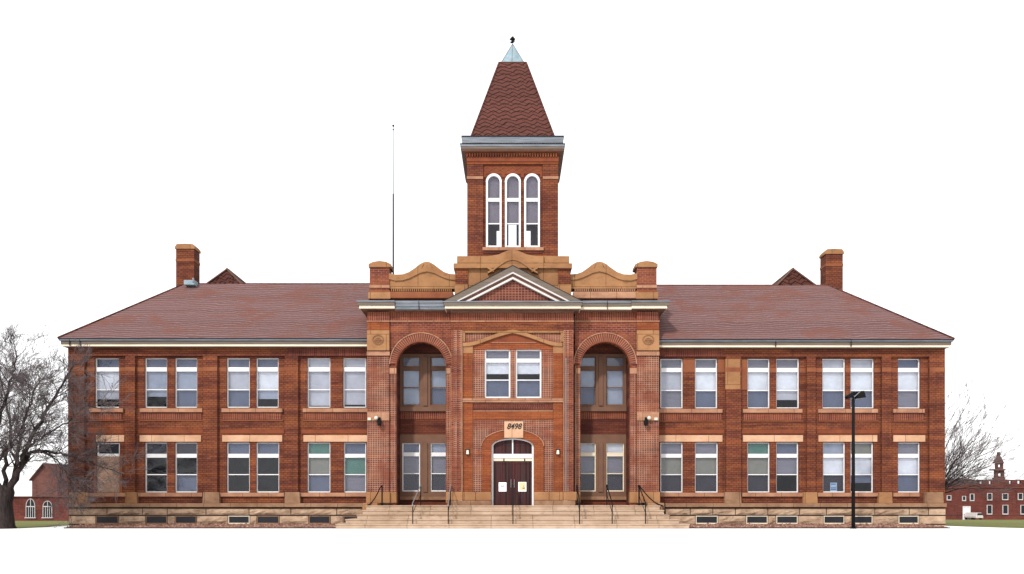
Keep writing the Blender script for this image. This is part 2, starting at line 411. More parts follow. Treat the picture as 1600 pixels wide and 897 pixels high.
def tag(o, label=None, cat=None, group=None, kind=None):
    if label: o['label'] = label
    if cat: o['category'] = cat
    if group: o['group'] = group
    if kind: o['kind'] = kind
    return o
def empty(name, loc, label, cat, group=None):
    o = bpy.data.objects.new(name, None); col.objects.link(o); o.location = loc; o.empty_display_size = .2
    return tag(o, label, cat, group)

# ------------------------------------------------------------------ SETTING
def gz(y): return 0.0 if y < 2 else -.0216*(y-2) if y < 115 else -2.44
mb = MB()
ys = [-400, -60, -20, -4, 2, 20, 60, 115, 400, 2500]
for i in range(len(ys)-1):
    y0, y1 = ys[i], ys[i+1]
    mb.add([(-2500, y0, gz(y0)), (2500, y0, gz(y0)), (2500, y1, gz(y1)), (-2500, y1, gz(y1))], [(0, 1, 2, 3)])
tag(mb.build('ground', 'ground'), kind='structure')
def sheet(name, rows, mat, dz):
    """rows: (y, x_left, x_right)"""
    mb = MB()
    for (ya, a0, a1), (yb, b0, b1) in zip(rows, rows[1:]):
        mb.add([(a0, ya, gz(ya)+dz), (a1, ya, gz(ya)+dz), (b1, yb, gz(yb)+dz), (b0, yb, gz(yb)+dz)], [(0, 1, 2, 3)])
    return mb.build(name, mat)
LX, RX = X(104), X(1479)
tag(sheet('lawn', [(-3.2, -34, X(30,-3.2)), (-1.2, -34, X(75,-1.2)), (.3, -34, LX-.6), (2, -36, LX-.3), (9, -42, LX), (57.5, -95, -10)], 'lawn', .012), kind='structure')
tag(sheet('lawn', [(-3.0, X(1598,-3), 36), (-1.2, X(1530,-1.2), 36), (.5, RX+.3, 36), (2, RX+.2, 38), (9, RX, 42), (112, 20, 130)], 'lawn', .012), kind='structure')
# leaf litter beds in front of the wings
def bed(px0, px1, pxa, pxb):
    mb = MB(); x0, x1 = X(px0, -3), X(px1, -3)
    nx = 260
    for i in range(nx):
        a, b = x0+(x1-x0)*i/nx, x0+(x1-x0)*(i+1)/nx
        for (ya, za, yb, zb) in ((-3.15, .0, -2.9, .035), (-2.9, .035, -.2, .1)):
            mb.add([(a, ya, za), (b, ya, za), (b, yb, zb), (a, yb, zb)], [(0, 1, 2, 3)])
    for k in range(4200):
        x = random.uniform(x0, x1); y = -3.05 + 2.7*random.random()**1.0
        z = .03 + .07*(y+3.1)/2.9; s = random.uniform(.025, .075)
        if random.random() < .25: s *= 1.6
        hh = s*random.uniform(.35, .9); t = random.random()*PI
        c, si = math.cos(t)*s, math.sin(t)*s
        mb.add([(x-c, y-si, z), (x+si, y-c, z), (x+c, y+si, z), (x-si, y+c, z), (x+random.uniform(-.3,.3)*s, y, z+hh)],
               [(0,1,4),(1,2,4),(2,3,4),(3,0,4)])
    return tag(mb.build('leaf_litter', 'litter'), 'reddish leaf litter and gravel along the foot of the stone basement', 'ground cover', kind='stuff')
bed(102, 533, 0, 0); bed(1072, 1482, 0, 0)
for a_, b_ in ((100, 524), (1078, 1484)):
    tag(MB().box(X(a_, -3.2), X(b_, -3.2), -3.22, -3.16, -.02, .045).build('kerb_shadow_strip', 'dark_mortar'), kind='structure')  # dark strip added to draw the shadow line along the beds

# ------------------------------------------------------------------ SCHOOL BUILDING
B = empty('school_building', (0, 1.5, 0), 'long two storey red brick school with a central bell tower, arched bays and sandstone trim', 'building')
SPLIT = {'side_wall','headers_strip','inner_pilaster','mullion','plinth_stones','sandstone_frame','sandstone_block','jamb_brickwork','pier_base','corner_pier','string_course','window_board_trim','patch_of_newer_stone','gutter_seam','attic_pier','attic_pier_base','plinth_course','door_closer','belt_course'}
def part(mb, name, mats, bevel=0, smooth=False, parent=None, origin=None):
    if name in SPLIT and len(mb.log) > 1:
        for vs, fs in mb.log:
            m1 = MB(); m1.add(vs, fs); o = m1.build(name if name != 'plinth_stones' else 'plinth_stone', mats, parent or B, smooth, bevel, origin)
        return o
    return mb.build(name if name != 'plinth_stones' else 'plinth_stone', mats, parent or B, smooth, bevel, origin)

def comp(spans, lo, hi):
    out = []; c = lo
    for a, b in sorted(spans):
        if a > c: out.append((c, a))
        c = max(c, b)
    if c < hi: out.append((c, hi))
    return out

def make_window(px0, py0, px1, py1, yw, setb, tr, mr, spec, fmat='white', jamb=.05, bar=None, label=None, cover=None, frame_y=None):
    """one window: frame (part) > pane, blind. px measured in the wall plane yw; frame set back by setb"""
    x0, x1, z0, z1 = X(px0, yw), X(px1, yw), Z(py1, yw), Z(py0, yw)
    yf = yw + setb; yb = yf + .09
    zt0, zt1 = Z(tr[1], yw), Z(tr[0], yw); zm = Z(mr, yw)
    mb = MB()
    mb.box(x0, x0+jamb, yf, yb, z0, z1); mb.box(x1-jamb, x1, yf, yb, z0, z1)
    mb.box(x0+jamb, x1-jamb, yf, yb, z1-jamb*.8, z1); mb.box(x0+jamb, x1-jamb, yf-.02, yb, z0, z0+jamb)
    mb.box(x0+jamb, x1-jamb, yf-.015, yb, zt0, zt1)
    mb.box(x0+jamb, x1-jamb, yf+.01, yb, zm-.022, zm+.022)
    fr = part(mb, 'window', fmat)
    if label: fr['label'] = label
    g = MB(); yg = yf + .055
    g.add([(x0+jamb, yg, z0+jamb), (x1-jamb, yg, z0+jamb), (x1-jamb, yg, zm), (x0+jamb, yg, zm)], [(0,1,2,3)])
    g.add([(x0+jamb, yg+.012, zm), (x1-jamb, yg+.012, zm), (x1-jamb, yg+.012, zt0), (x0+jamb, yg+.012, zt0)], [(0,1,2,3)])
    g.add([(x0+jamb, yg, zt1), (x1-jamb, yg, zt1), (x1-jamb, yg, z1-jamb*.8), (x0+jamb, yg, z1-jamb*.8)], [(0,1,2,3)])
    g.build('pane', 'glass', fr)
    # roller blinds, plus coloured and dark panels painting glass sheen and dim rooms
    bl = MB(); mats = []; ybl = yf + .15
    cover = cover or (1, 1, 1)
    for k, (za, zb) in zip((0, 1, 2), ((zt1-.02, z1), (zm-.03, zt0+.02), (z0, zm-.02))):
        s = spec[k]
        if s == 'D': continue
        if s not in mats: mats.append(s)
        bl.mi = mats.index(s)
        zlo = zb - (zb-za)*cover[k]
        bl.box(x0+.02, x1-.02, ybl+.012*k, ybl+.012*k+.008, zlo, zb)
    if mats: bl.build('blind_and_tone_panel', ['blind'+s for s in mats], fr)
    return fr

# ---- wings
WT, WB = 541, 792     # wall top / bottom in the photo (plane y = 0)
wings = dict(
 west=dict(x0=112, x1=574, eave0=90,
   up=[(148,186,'BWG',(1,1,.5)),(226,261,'BLL',(1,1,.35)),(273,308,'BLB',None),(354,390,'BGB',None),(400,435,'BWL',(1,1,.48)),(480,516,'GGG',(1,1,.86)),(536,572,'GGG',(1,1,.80))],
   lo=[(226,261,'NDD',None),(273,308,'NDB',None),(354,390,'BDD',None),(400,436,'BDD',None),(480,516,'TCB',None),(537,572,'BTS',None)],
   pil=[(112,134),(198,213),(319,341),(446,467)], base=[(108,137),(196,213),(317,342),(445,468)],
   sill_u=[(139,192),(218,316),(346,441),(473,574)], lint=[(150,194),(218,314),(347,441),(474,574)], sill_l=[(138,197),(215,316),(343,444),(469,574)],
   bw=[(151,183),(229,259),(275,305),(358,388),(403,434),(484,514),(538,558)], off=0),
 east=dict(x0=1030, x1=1471, eave0=1491,
   up=[(1032,1067,'SGS',None),(1086,1121,'SWB',None),(1168,1203,'SWB',None),(1213,1249,'SWG',(1,1,.5)),(1285,1321,'GWB',None),(1329,1366,'GWB',None),(1403,1438,'BWS',None)],
   lo=[(1032,1067,'SCN',None),(1086,1122,'SCN',None),(1168,1203,'TCN',None),(1213,1248,'BSD',None),(1286,1321,'LWN',None),(1329,1365,'CWB',(1,1,.45)),(1403,1438,'SWB',None)],
   pil=[(1133,1157),(1259,1273),(1376,1390),(1450,1471)], base=[(1133,1158),(1256,1277),(1374,1394),(1447,1474)],
   sill_u=[(1030,1129),(1161,1254),(1279,1372),(1396,1445)], lint=[(1030,1129),(1161,1255),(1279,1371),(1396,1446)], sill_l=[(1032,1132),(1160,1256),(1278,1374),(1396,1437)],
   bw=[(1089,1120),(1168,1198),(1215,1245),(1289,1318),(1336,1362),(1406,1434)], off=1))
for wname, w in wings.items():
    o = w['off']; x0, x1 = X(w['x0']), X(w['x1'])
    zt, zb = Z(WT+o), Z(WB)
    holes = [(X(a), X(b), Z(637+o), Z(559.5+o)) for a, b, _, _ in w['up']] + [(X(a), X(b), Z(769.5), Z(691.5)) for a, b, _, _ in w['lo']]
    if wname == 'west': holes.append((X(149), X(187), Z(769.5), Z(691.5)))
    part(MB().wall(x0, x1, zb, zt, 0, .34, holes), 'wing_wall', 'brick')
    # side and rear walls
    mb = MB()
    if wname == 'west': mb.box(x0, x0+.34, .34, 7.8, zb, zt); mb.box(x0, x1, 7.8, 8.1, zb, zt)
    else: mb.box(x1-.34, x1, .34, 7.8, zb, zt); mb.box(x0, x1, 7.8, 8.1, zb, zt)
    part(mb, 'side_wall', 'brick')
    # rooms behind the glass
    mb = MB(); xi0, xi1 = (x0+.36, x1-.02) if wname == 'west' else (x0+.02, x1-.36)
    mb.box(xi0, xi1, 4.4, 4.5, zb, zt); mb.box(xi0, xi1, .36, 4.4, Z(668)-.1, Z(668)+.1); mb.box(xi0, xi1, .36, 4.4, zb, zb+.1); mb.box(xi0, xi1, .36, 4.4, zt-.12, zt-.03)
    for a, b in w['pil'][1:3]:
        mb.box(X((a+b)/2)-.06, X((a+b)/2)+.06, .36, 4.4, zb+.1, zt-.13)
    part(mb, 'classroom_interior', 'interior')
    for a, b, s, c in w['up']: make_window(a, 559.5+o, b, 637+o, 0, .12, (573.5+o, 580+o), 608.5+o, s, cover=c)
    for a, b, s, c in w['lo']: make_window(a, 691.5, b, 769.5, 0, .12, (709, 715), 741.5, s, cover=c)
    # frieze across the tops of the pilasters, then pilasters
    fm = MB()
    fm.box(x0-.1 if wname=='west' else x0, x1 if wname=='west' else x1+.1, -.17, -.001, Z(557+o), zt)
    part(fm, 'frieze', 'brick')
    sm = MB()
    if wname == 'west': sm.pb(450, 544, 573, 556, -.18, -.17)
    else: sm.pb(1031, 545, 1130, 557, -.18, -.17)
    part(sm, 'soldier_course', 'soldier_dark')
    for i, (a, b) in enumerate(w['pil']):
        xa, xb = X(a), X(b)
        if a == w['x0'] : xa -= .1
        if b == w['x1'] : xb += .1
        part(MB().box(xa, xb, -.17, -.001, Z(786), Z(557+o)), 'pilaster', 'brick')
        if a == w['x0']: part(MB().box(xa, x0, -.0011, .9, zb, zt), 'pilaster', 'brick')
        if b == w['x1']: part(MB().box(x1, xb, -.0011, .9, zb, zt), 'pilaster', 'brick')
    for a, b in w['base']:
        e = 1.0
        part(MB().pprism([(a-e, 786.5), (b+e, 786.5), (b, 769), (a, 769)], -.26, -.002), 'pilaster_base', 'sand_grey' if a % 2 else 'sand', bevel=.02)
    # belt course at transom height
    bm_ = MB()
    for a, b in comp([(p, q) for p, q, _, _ in w['up']] + w['pil'], w['x0'], w['x1']):
        if b - a > 1: bm_.pb(a, 574+o, b, 580.5+o, -.012, .0)
    for a, b in w['pil']: bm_.box(X(a)-.005-(.1 if a == w['x0'] else 0), X(b)+.005+(.1 if b == w['x1'] else 0), -.182, -.171, Z(580.5+o), Z(574+o))
    part(bm_, 'belt_course', 'belt')
    if wname == 'east':
        part(MB().pb(1133.4, 561, 1156.6, 608, -.178, -.1705), 'patch_of_newer_stone', 'sand')
        part(MB().pb(1067.5, 560, 1085.5, 580, -.016, -.0005), 'patch_of_newer_stone', 'belt')
        part(MB().pb(1122, 561, 1132.5, 581, -.016, -.0005).pb(1157.5, 561, 1167.5, 609, -.016, -.0005), 'patch_of_newer_stone', 'belt')
    for a, b in w['sill_u']:
        part(MB().pb(a, 638+o, b, 644+o, -.13, .14), 'window_sill', 'sand_pink', bevel=.012)
        part(MB().pb(a+1, 645+o, b-1, 655.5+o, -.03, -.0005), 'soldier_course', 'soldier')
        part(MB().pb(a, 656+o, b+1, 657.6+o, -.05, -.0005), 'string_course', 'belt')
        part(MB().pb(a-2, 671, b+3, 677.5, -.035, -.0005), 'string_course', 'terracotta')
    for a, b in w['lint']: part(MB().pb(a, 680, b, 690.3, -.05, .12), 'lintel', 'sand_pale', bevel=.012)
    for a, b in w['sill_l']:
        part(MB().pb(a, 770, b, 776, -.12, .14), 'window_sill', 'sand_pink', bevel=.012)
    # water table and rock faced basement
    xa, xb = (X(104, -.4), X(566, -.4)) if wname == 'west' else (X(1040, -.4), X(1480, -.4))
    part(MB().box(xa, xb, -.38, .3, Z(792.5, -.38), Z(786.5, -.38)), 'water_table', 'sand_grey', bevel=.02)
    xa, xb = (X(106, -.3), X(566, -.3)) if wname == 'west' else (X(1040, -.3), X(1479, -.3))
    mb = MB(); yb0 = -.26
    part(MB().box(xa+.01, xb-.01, -.2, .3, Z(824, -.26)-.1, Z(792.6, -.26)), 'basement_wall', 'dark_mortar')
    zr = [(Z(805, yb0), Z(794.2, yb0)), (Z(819, yb0), Z(805.8, yb0))]
    def blk(a, b, z0, z1):
        g = .02; dpt = random.uniform(.04, .12); n = max(2, int((b-a)/.22))
        # front face as a rough grid
        nz = 3; vv = []; ff = []
        for j in range(nz+1):
            for i in range(n+1):
                ed = i in (0, n) or j in (0, nz)
                vv.append((a+g+(b-a-2*g)*i/n, -.2 - (.03 if ed else dpt + random.uniform(-.03, .035)), z0+g+(z1-z0-2*g)*j/nz))
        k = len(vv)
        for j in range(nz):
            for i in range(n): q = j*(n+1)+i; ff.append((q, q+1, q+n+2, q+n+1))
        brd = [i for i in range(n+1)] + [j*(n+1)+n for j in range(1, nz+1)] + [nz*(n+1)+i for i in range(n-1, -1, -1)] + [j*(n+1) for j in range(nz-1, 0, -1)]
        vv += [(vv[i][0], -.199, vv[i][2]) for i in brd]; nb = len(brd)
        for t in range(nb): ff.append((brd[t], k+t, k+(t+1)%nb, brd[(t+1)%nb]))
        mb.add(vv, ff)
    c = xa
    while c < xb - .2:
        L = random.uniform(.9, 2.4); e = min(c+L, xb)
        if xb - e < .5: e = xb
        blk(c, e, *zr[0]); c = e
    for a, b in comp([(X(p-2, -.26), X(q+2, -.26)) for p, q in w['bw']], xa, xb):
        c = a
        while c < b - .02:
            L = random.uniform(1.0, 2.2); e = min(c+L, b)
            if b - e < .5: e = b
            if e - c > .12: blk(c, e, *zr[1])
            c = e
    c = xa
    while c < xb - .2:
        L = random.uniform(1.5, 3.4); e = min(c+L, xb)
        if xb - e < .5: e = xb
        blk(c, e, -.05, Z(819.8, yb0)); c = e
    part(mb, 'basement_stonework', 'rock')
    for i, (a, b) in enumerate(w['bw']):
        fr = MB(); yf = -.235
        xx0, xx1, z0, z1 = X(a-1.6, -.26), X(b+1.6, -.26), Z(818.8, -.26), Z(806, -.26); t = .035
        fr.box(xx0, xx0+t, yf, -.2, z0, z1); fr.box(xx1-t, xx1, yf, -.2, z0, z1); fr.box(xx0+t, xx1-t, yf, -.2, z1-t, z1); fr.box(xx0+t, xx1-t, yf-.03, -.2, z0, z0+t*1.6)
        light = (wname == 'east') or i in (3,)
        f = part(fr, 'basement_window', 'cream' if light else 'sand_grey')
        MB().box(xx0+t, xx1-t, -.222, -.203, z0+t*1.6, z1-t).build('pane', 'dark_pane', f)
# bricked up window at the west end: transom light over a beige board
fr = make_window(151, 691.5, 187, 712.5, 0, .12, (692.0, 692.6), 692.2, 'BDD') if False else None
mb = MB(); x0, x1 = X(151), X(186.5); z0, z1 = Z(713), Z(692)
mb.box(x0, x0+.06, .1, .2, z0, z1); mb.box(x1-.06, x1, .1, .2, z0, z1); mb.box(x0+.06, x1-.06, .1, .2, z1-.05, z1); mb.box(x0+.06, x1-.06, .08, .2, z0, z0+.13)
f = part(mb, 'window', 'white'); f['label'] = 'small transom light left over a boarded up opening'
MB().box(x0+.06, x1-.06, .15, .155, z0+.13, z1-.05).build('pane', 'dark_pane', f)
part(MB().pb(149, 713.2, 187, 769.4, .06, .2), 'window_board', 'board')
part(MB().pb(146, 712, 150, 769.9, -.03, .05).pb(186.6, 712, 191, 769.9, -.03, .05), 'window_board_trim', 'belt')

# ---- wing eaves and roofs
RR = 3.9
def wing_roof(side):
    o = 0 if side == 'west' else 1.5
    yE = -.68
    ex = X(90 if side == 'west' else 1491.5, yE)
    inn = X(585, -1) if side == 'west' else X(1016, -1)
    yback = 2*RR - yE
    def slab(name, pya, pyb, inset, mat, yfo):
        yf = yE + inset
        z1, z0 = Z(pya+o, yE), Z(pyb+o, yE)
        xe = ex + inset if side == 'west' else ex - inset
        part(MB().box(min(xe, inn), max(xe, inn), yf, yback - inset, z0, z1), name, mat)
    slab('gutter_dark_line', 528.2, 529.6, .0, 'darkmetal', 0)  # dark strip painting the black shadow line above the gutter
    slab('gutter', 529.7, 531.8, .03, 'bluegrey', 0)
    slab('cornice_fascia', 531.9, 537.0, .10, 'taupe', 0)
    slab('cornice_bed_moulding', 537.1, 540.3, .13, 'cream', 0)
    slab('soffit', 540.4, 541.4, .24, 'brownsoffit', 0)
    # seams of the gutter
    mb = MB()
    for px in ((108, 124) if side == 'west' else (1212, 1330)): mb.pb(px, 530+o, px+.7, 540+o, yE+.025, yE+.2)
    part(mb, 'gutter_seam', 'darkmetal')
    ze = Z(528.3+o, yE); zr = Z(443.3 if side == 'west' else 445.6, RR)
    run = RR - yE
    s = 1 if side == 'west' else -1
    rx = ex + s*run
    v = [(ex, yE, ze), (inn, yE, ze), (inn, RR, zr), (rx, RR, zr), (ex, yback, ze), (inn, yback, ze)]
    f = [(0, 1, 2, 3), (0, 3, 4), (4, 3, 2, 5)]
    if s < 0: f = [t[::-1] for t in f]
    mb = MB(); mb.add(v, f)
    part(mb, 'roof', 'roof')
    # ridge and hip capping
    mb = MB(); up = Vector((0, 0, .02))
    mb.tube([Vector(v[3]), Vector(v[2])], .035, 6); mb.tube([Vector(v[0])+up, Vector(v[3])+up*0], .05, 6)
    part(mb, 'ridge_capping', 'troof' if side == 'west' else 'troof')
wing_roof('west'); wing_roof('east')

# chimneys
def chimney(px0, px1, side_px, top, band, yf, w, side):
    c = MB(); x0, x1 = X(px0, yf), X(px1, yf); z1 = Z(top+8, yf)
    c.box(x0, x1, yf, yf+w, Z(455, yf), z1)
    ch = part(c, 'chimney', 'brick')
    capm = MB(); e = .05; zc = Z(top+8, yf)
    capm.box(x0-e, x1+e, yf-e, yf+w+e, zc+.002, zc+.1)
    capm.prism([(x0-e, zc+.1), (x1+e, zc+.1), (x1+e-.1, Z(top+.6, yf)), ((x0+x1)/2, Z(top, yf)), (x0-e+.1, Z(top+.6, yf))], yf-e, yf+w+e)
    capm.build('chimney_cap', 'sand', ch)
    b_ = MB().box(x0-.02, x1+.02, yf-.02, yf+w+.02, Z(band+4, yf), Z(band, yf)); b_.build('chimney_band', 'belt', ch)
chimney(275, 303, 310, 381, 404.5, 4.6, .95, 0)
chimney(1290.5, 1317, 1282, 389, 412, 4.9, .95, 1)
# gabled roofs of the rear wings
def rear_gable(pxa, pxp, pxb, top, basepy, y, capside):
    za, zt = Z(basepy, y)-1.5, Z(top, y)
    xa, xp, xb = X(pxa, y), X(pxp, y), X(pxb, y)
    k = 1.5/((zt-Z(basepy, y)))
    mb = MB().prism([(xa-(xp-xa)*k, za), (xb+(xb-xp)*k, za), (xp, zt)], y, y+9)
    r = part(mb, 'rear_roof', 'troof')
    MB().tube([(xp, y-.05, zt), (xp, y+9, zt+.0)], .07, 6).build('ridge_capping', 'brownsoffit', r)
    for s, xe in ((-1, xa), (1, xb)):
        MB().tube([(xp, y-.03, zt), (xe, y-.03, Z(basepy, y))], .05, 5).build('barge_board', 'brownsoffit', r)
rear_gable(323, 355, 377, 420.5, 443.5, 7.5, 1)
rear_gable(1214, 1239, 1274, 420, 445.5, 7.5, -1)
part(MB().pb(287, 437.5, 304, 444.8, 3.3, 3.9), 'roof_vent', 'capmetal', bevel=.02)
part(MB().tube([(X(301,3.2), 3.3, Z(441,3.3)), (X(301,3.2), 3.3, Z(434.5,3.3))], .05, 8), 'vent_pipe', 'steel')

# ---- central block -------------------------------------------------------------
yP, yA, yC, yN = -1.0, -.9, -1.5, .62   # corner piers, arched wall, middle bay, back of the recessed bays
cl, cr = 573.5, 1028.5
ztop = Z(487, yP)
DECK = 1.03
# side walls of the block
mb = MB()
mb.box(X(cl, yP), X(cl, yP)+.35, yP+.02, 7, 0, ztop); mb.box(X(cr, yP)-.35, X(cr, yP), yP+.02, 7, 0, ztop)
part(mb, 'side_wall', 'brick')
part(MB().box(X(cl, yP)+.36, X(cr, yP)-.36, -.2, 7, Z(470, yP)-.6, Z(470, yP)-.4), 'flat_roof', 'far_roof')
def mx(p): return 1602.0 - p
def arch_bay(mirror):
    m = (lambda p: mx(p)+1.5) if mirror else (lambda p: p)
    def PB(mb, a, t, b, bt, yf, yb):
        a, b = m(a), m(b)
        if a > b: a, b = b, a
        return mb.pb(a, t, b, bt, yf, yb)
    # corner pier
    mb = PB(MB(), 574, 488, 608, 768.5, yP, yA+.4)
    part(mb, 'corner_pier', 'brick_mort' if True else 'brick')
    part(PB(MB(), 573.8, 487, 608.2, 501, yP-.012, yP-.0005), 'soldier_course', 'soldier')
    part(PB(MB(), 573.8, 503.3, 608.2, 515.5, yP-.012, yP-.0005), 'plain_brick_band', 'brick_orange')
    part(PB(MB(), 573, 501, 608.5, 502.6, yP-.05, yP-.0005), 'string_course', 'sand_pink')
    blk_ = part(PB(MB(), 573.4, 516, 608.4, 547.5, yP-.07, yP-.0005), 'sandstone_block', 'sand', bevel=.01)
    xc, zc = X(m(591), yP), Z(531.5, yP)
    em = MB().ring(xc, zc, .235, .27, yP-.1, yP-.069, .2, .24, 0, 2*PI, 28).ring(xc, zc, .10, .13, yP-.095, yP-.069, .07, .10, 0, 2*PI, 20)
    em.prism([(xc-.17, zc-.02), (xc+.17, zc-.02), (xc+.13, zc+.05), (xc-.13, zc+.05)], yP-.105, yP-.069)
    for q in range(7):
        a = PI*1.12 + q*PI*.76/6
        em.tube([(xc+.14*math.cos(a), yP-.075, zc+.12*math.sin(a)), (xc+.235*math.cos(a+.15), yP-.075, zc+.2*math.sin(a+.15))], .018, 5)
    em.build('carved_emblem', 'emblem', blk_)
    part(PB(MB(), 573, 549.3, 608.8, 555.5, yP-.09, yP-.0005), 'sandstone_band', 'sand_pink', bevel=.01)
    part(PB(MB(), 573.6, 644, 608.2, 657, yP-.05, yP-.0005), 'sandstone_band', 'sand_pink', bevel=.01)
    part(PB(MB(), 572, 768.6, 609, 786, yP-.1, yA+.4), 'pier_base', 'sand', bevel=.02)
    # arched wall
    xcw = X(m(658), yA); r = 38.5/F*(D+yA); zs = Z(573, yA); zt = Z(486, yA); ztr = Z(530, yA)
    xa, xb = sorted((X(m(608), yA), X(m(705), yA)))
    wall = MB(); wall.wall(xa, xb, DECK-.3, zt, yA, yA+.4, [(xcw-r, xcw+r, DECK-.4, ztr)])
    wall.arch_fill(xcw, r, r, zs, ztr, yA, yA+.4)
    part(wall, 'arched_wall', 'brick_pier')
    ro = 48/F*(D+yA)
    zo = zs + .12
    rg = MB().ring(xcw, zo, r+.03, ro, yA-.05, yA-.0005, riz=r-.09, roz=ro)
    part(rg, 'arch_ring', 'rowlock', origin=(xcw, yA, zo))
    part(MB().ring(xcw, zo, ro, ro+.045, yA-.085, yA-.0005), 'arch_hood_mould', 'sand_pink')
    part(MB().ring(xcw, zs, r-.002, r+.045, yA-.065, yA-.0005), 'arch_edge_mould', 'terracotta')
    for (a, b) in ((608.3, 619.3), (696.7, 705)):
        part(PB(MB(), a, 575, b, 584, yA-.06, yA-.0005), 'impost_block', 'sand_pink', bevel=.008)
    mj = MB()
    for (a, b) in ((609.5, 619.2), (697, 704.9)): PB(mj, a, 584.2, b, 768.4, yA-.03, yA-.0005)
    part(mj, 'jamb_brickwork', 'brick_mort')
    part(PB(MB(), 608.3, 487.5, 705, 501, yA-.012, yA-.0005), 'soldier_course', 'soldier')
    part(PB(MB(), 608.3, 501, 705, 502.6, yA-.05, yA-.0005), 'string_course', 'sand_pink')
    part(PB(PB(MB(), 608.3, 768.6, 619.5, 786, yA-.07, yA+.4), 696.6, 768.6, 705.5, 786, yA-.07, yA+.4), 'pier_base', 'sand', bevel=.02)
    part(PB(MB(), 704.1, 572, 705.2, 768.4, yA-.06, yA-.031), 'edge_moulding', 'sand_pink')
    # recessed bay: side reveals, ceiling, back wall
    zN = zs + r + .25
    x_l, x_r = xcw - r, xcw + r
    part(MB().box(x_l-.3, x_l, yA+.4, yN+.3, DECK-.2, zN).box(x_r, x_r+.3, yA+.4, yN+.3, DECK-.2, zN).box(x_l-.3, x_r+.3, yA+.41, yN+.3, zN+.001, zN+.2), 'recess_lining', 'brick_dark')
    def q(p): return m(p)
    hs = []
    wu = [(628.5, 656.5), (672.5, 700)]
    for a, b in wu:
        a2, b2 = sorted((q(a), q(b)))
        hs.append((X(a2, yN), X(b2, yN), Z(633.5, yN), Z(557.5, yN))); hs.append((X(a2, yN), X(b2, yN), Z(768, yN), Z(692.5, yN)))
    hs2 = [h for h in hs]
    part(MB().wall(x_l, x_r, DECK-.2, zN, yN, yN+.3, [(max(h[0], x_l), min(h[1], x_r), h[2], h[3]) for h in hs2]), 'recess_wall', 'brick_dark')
    # tan woodwork surrounds
    for (t, b_, hz) in ((553.5, 636, (557.5, 633.5)), (679, 775.5, (692.5, 768))):
        hh = [(max(X(min(q(a), q(b)), yN), x_l+.03), min(X(max(q(a), q(b)), yN), x_r-.03), Z(hz[1], yN), Z(hz[0], yN)) for a, b in wu]
        part(MB().wall(x_l+.002, x_r-.002, Z(b_, yN), Z(t, yN), yN-.06, yN-.0005, hh), 'wood_surround', 'tan')
    # centre mullion
    part(PB(PB(MB(), 661, 557, 668, 634, yN-.12, yN-.061), 661, 692, 668, 769, yN-.12, yN-.061), 'mullion', 'tan', bevel=.01)
    part(MB().box(x_l+.002, x_r-.002, yN-.16, yN-.001, Z(643, yN), Z(636.2, yN)), 'window_sill', 'tan')
    part(MB().box(x_l+.002, x_r-.002, yN-.03, yN-.001, Z(655, yN), Z(643.4, yN)), 'soldier_course', 'soldier')
    part(MB().box(x_l+.002, x_r-.002, yN-.14, yN-.001, Z(781, yN), Z(775.7, yN)), 'window_sill', 'sand_grey')
    for k, (a, b) in enumerate(wu):
        a2, b2 = sorted((q(a), q(b)))
        make_window(a2, 557.5, b2, 633.5, yN, .03, (572, 579), 605.5, 'SLL' if k == 0 else 'LLB', fmat='tan', jamb=.05)
        make_window(a2, 692.5, b2, 768, yN, .03, (707, 713), 740, ('BSN' if k == 0 else 'LSN') if not mirror else ('WSN' if k == 0 else 'GSN'), fmat='white' if not mirror else 'cream', jamb=.055)
    # sealed room behind
    part(MB().box(x_l-.3, x_r+.3, yN+2.2, yN+2.3, DECK-.2, zN+.2).box(x_l-.3, x_r+.3, yN+.31, yN+2.2, Z(662, yN)-.05, Z(662, yN)+.05)
         .box(x_l-.4, x_l-.31, yN+.31, yN+2.3, DECK-.2, zN+.2).box(x_r+.31, x_r+.4, yN+.31, yN+2.3, DECK-.2, zN+.2).box(x_l-.3, x_r+.3, yN+.31, yN+2.2, zN+.1, zN+.2).box(x_l-.3, x_r+.3, yN+.31, yN+2.2, DECK-.2, DECK-.1), 'classroom_interior', 'interior')
    # cornice over pier and arched wall
    for (t, b_, dx, yf, mt, nm) in ((469.3, 471.6, 0, -1.46, 'bluegrey', 'gutter'), (471.7, 477.2, 1.5, -1.43, 'taupe', 'cornice_fascia'), (477.3, 481.8, 4, -1.38, 'cream', 'cornice_bed_moulding'), (481.9, 483.4, 6, -1.3, 'brownsoffit', 'soffit')):
        a, b = sorted((m(557+dx), m(616.5)))
        part(MB().box(X(a, yf), X(b, yf), yf, 2.4, Z(b_, yf), Z(t, yf)), nm, mt)
    for (t, b_, yf, mt, nm) in ((469.8, 473.3, -1.36, 'bluegrey', 'gutter'), (473.4, 478.8, -1.33, 'taupe' if mirror else 'bluegrey', 'cornice_fascia'), (478.9, 483.4, -1.29, 'cream' if mirror else 'bluegrey', 'cornice_bed_moulding'), (483.5, 486, -1.2, 'brownsoffit', 'soffit')):
        a, b = sorted((m(616.7), m(706)))
        part(MB().box(X(a, yf), X(b, yf), yf, -.5, Z(b_, yf), Z(t, yf)), nm, mt)
    part(PB(MB(), 654, 470, 654.7, 483, -1.375, -1.3), 'gutter_seam', 'darkmetal')
    # corner pedestal
    yp = -1.0
    ped = part(PB(MB(), 577.5, 416, 608, 469, yp, yp+1.0), 'parapet_pedestal', 'brick_pier')
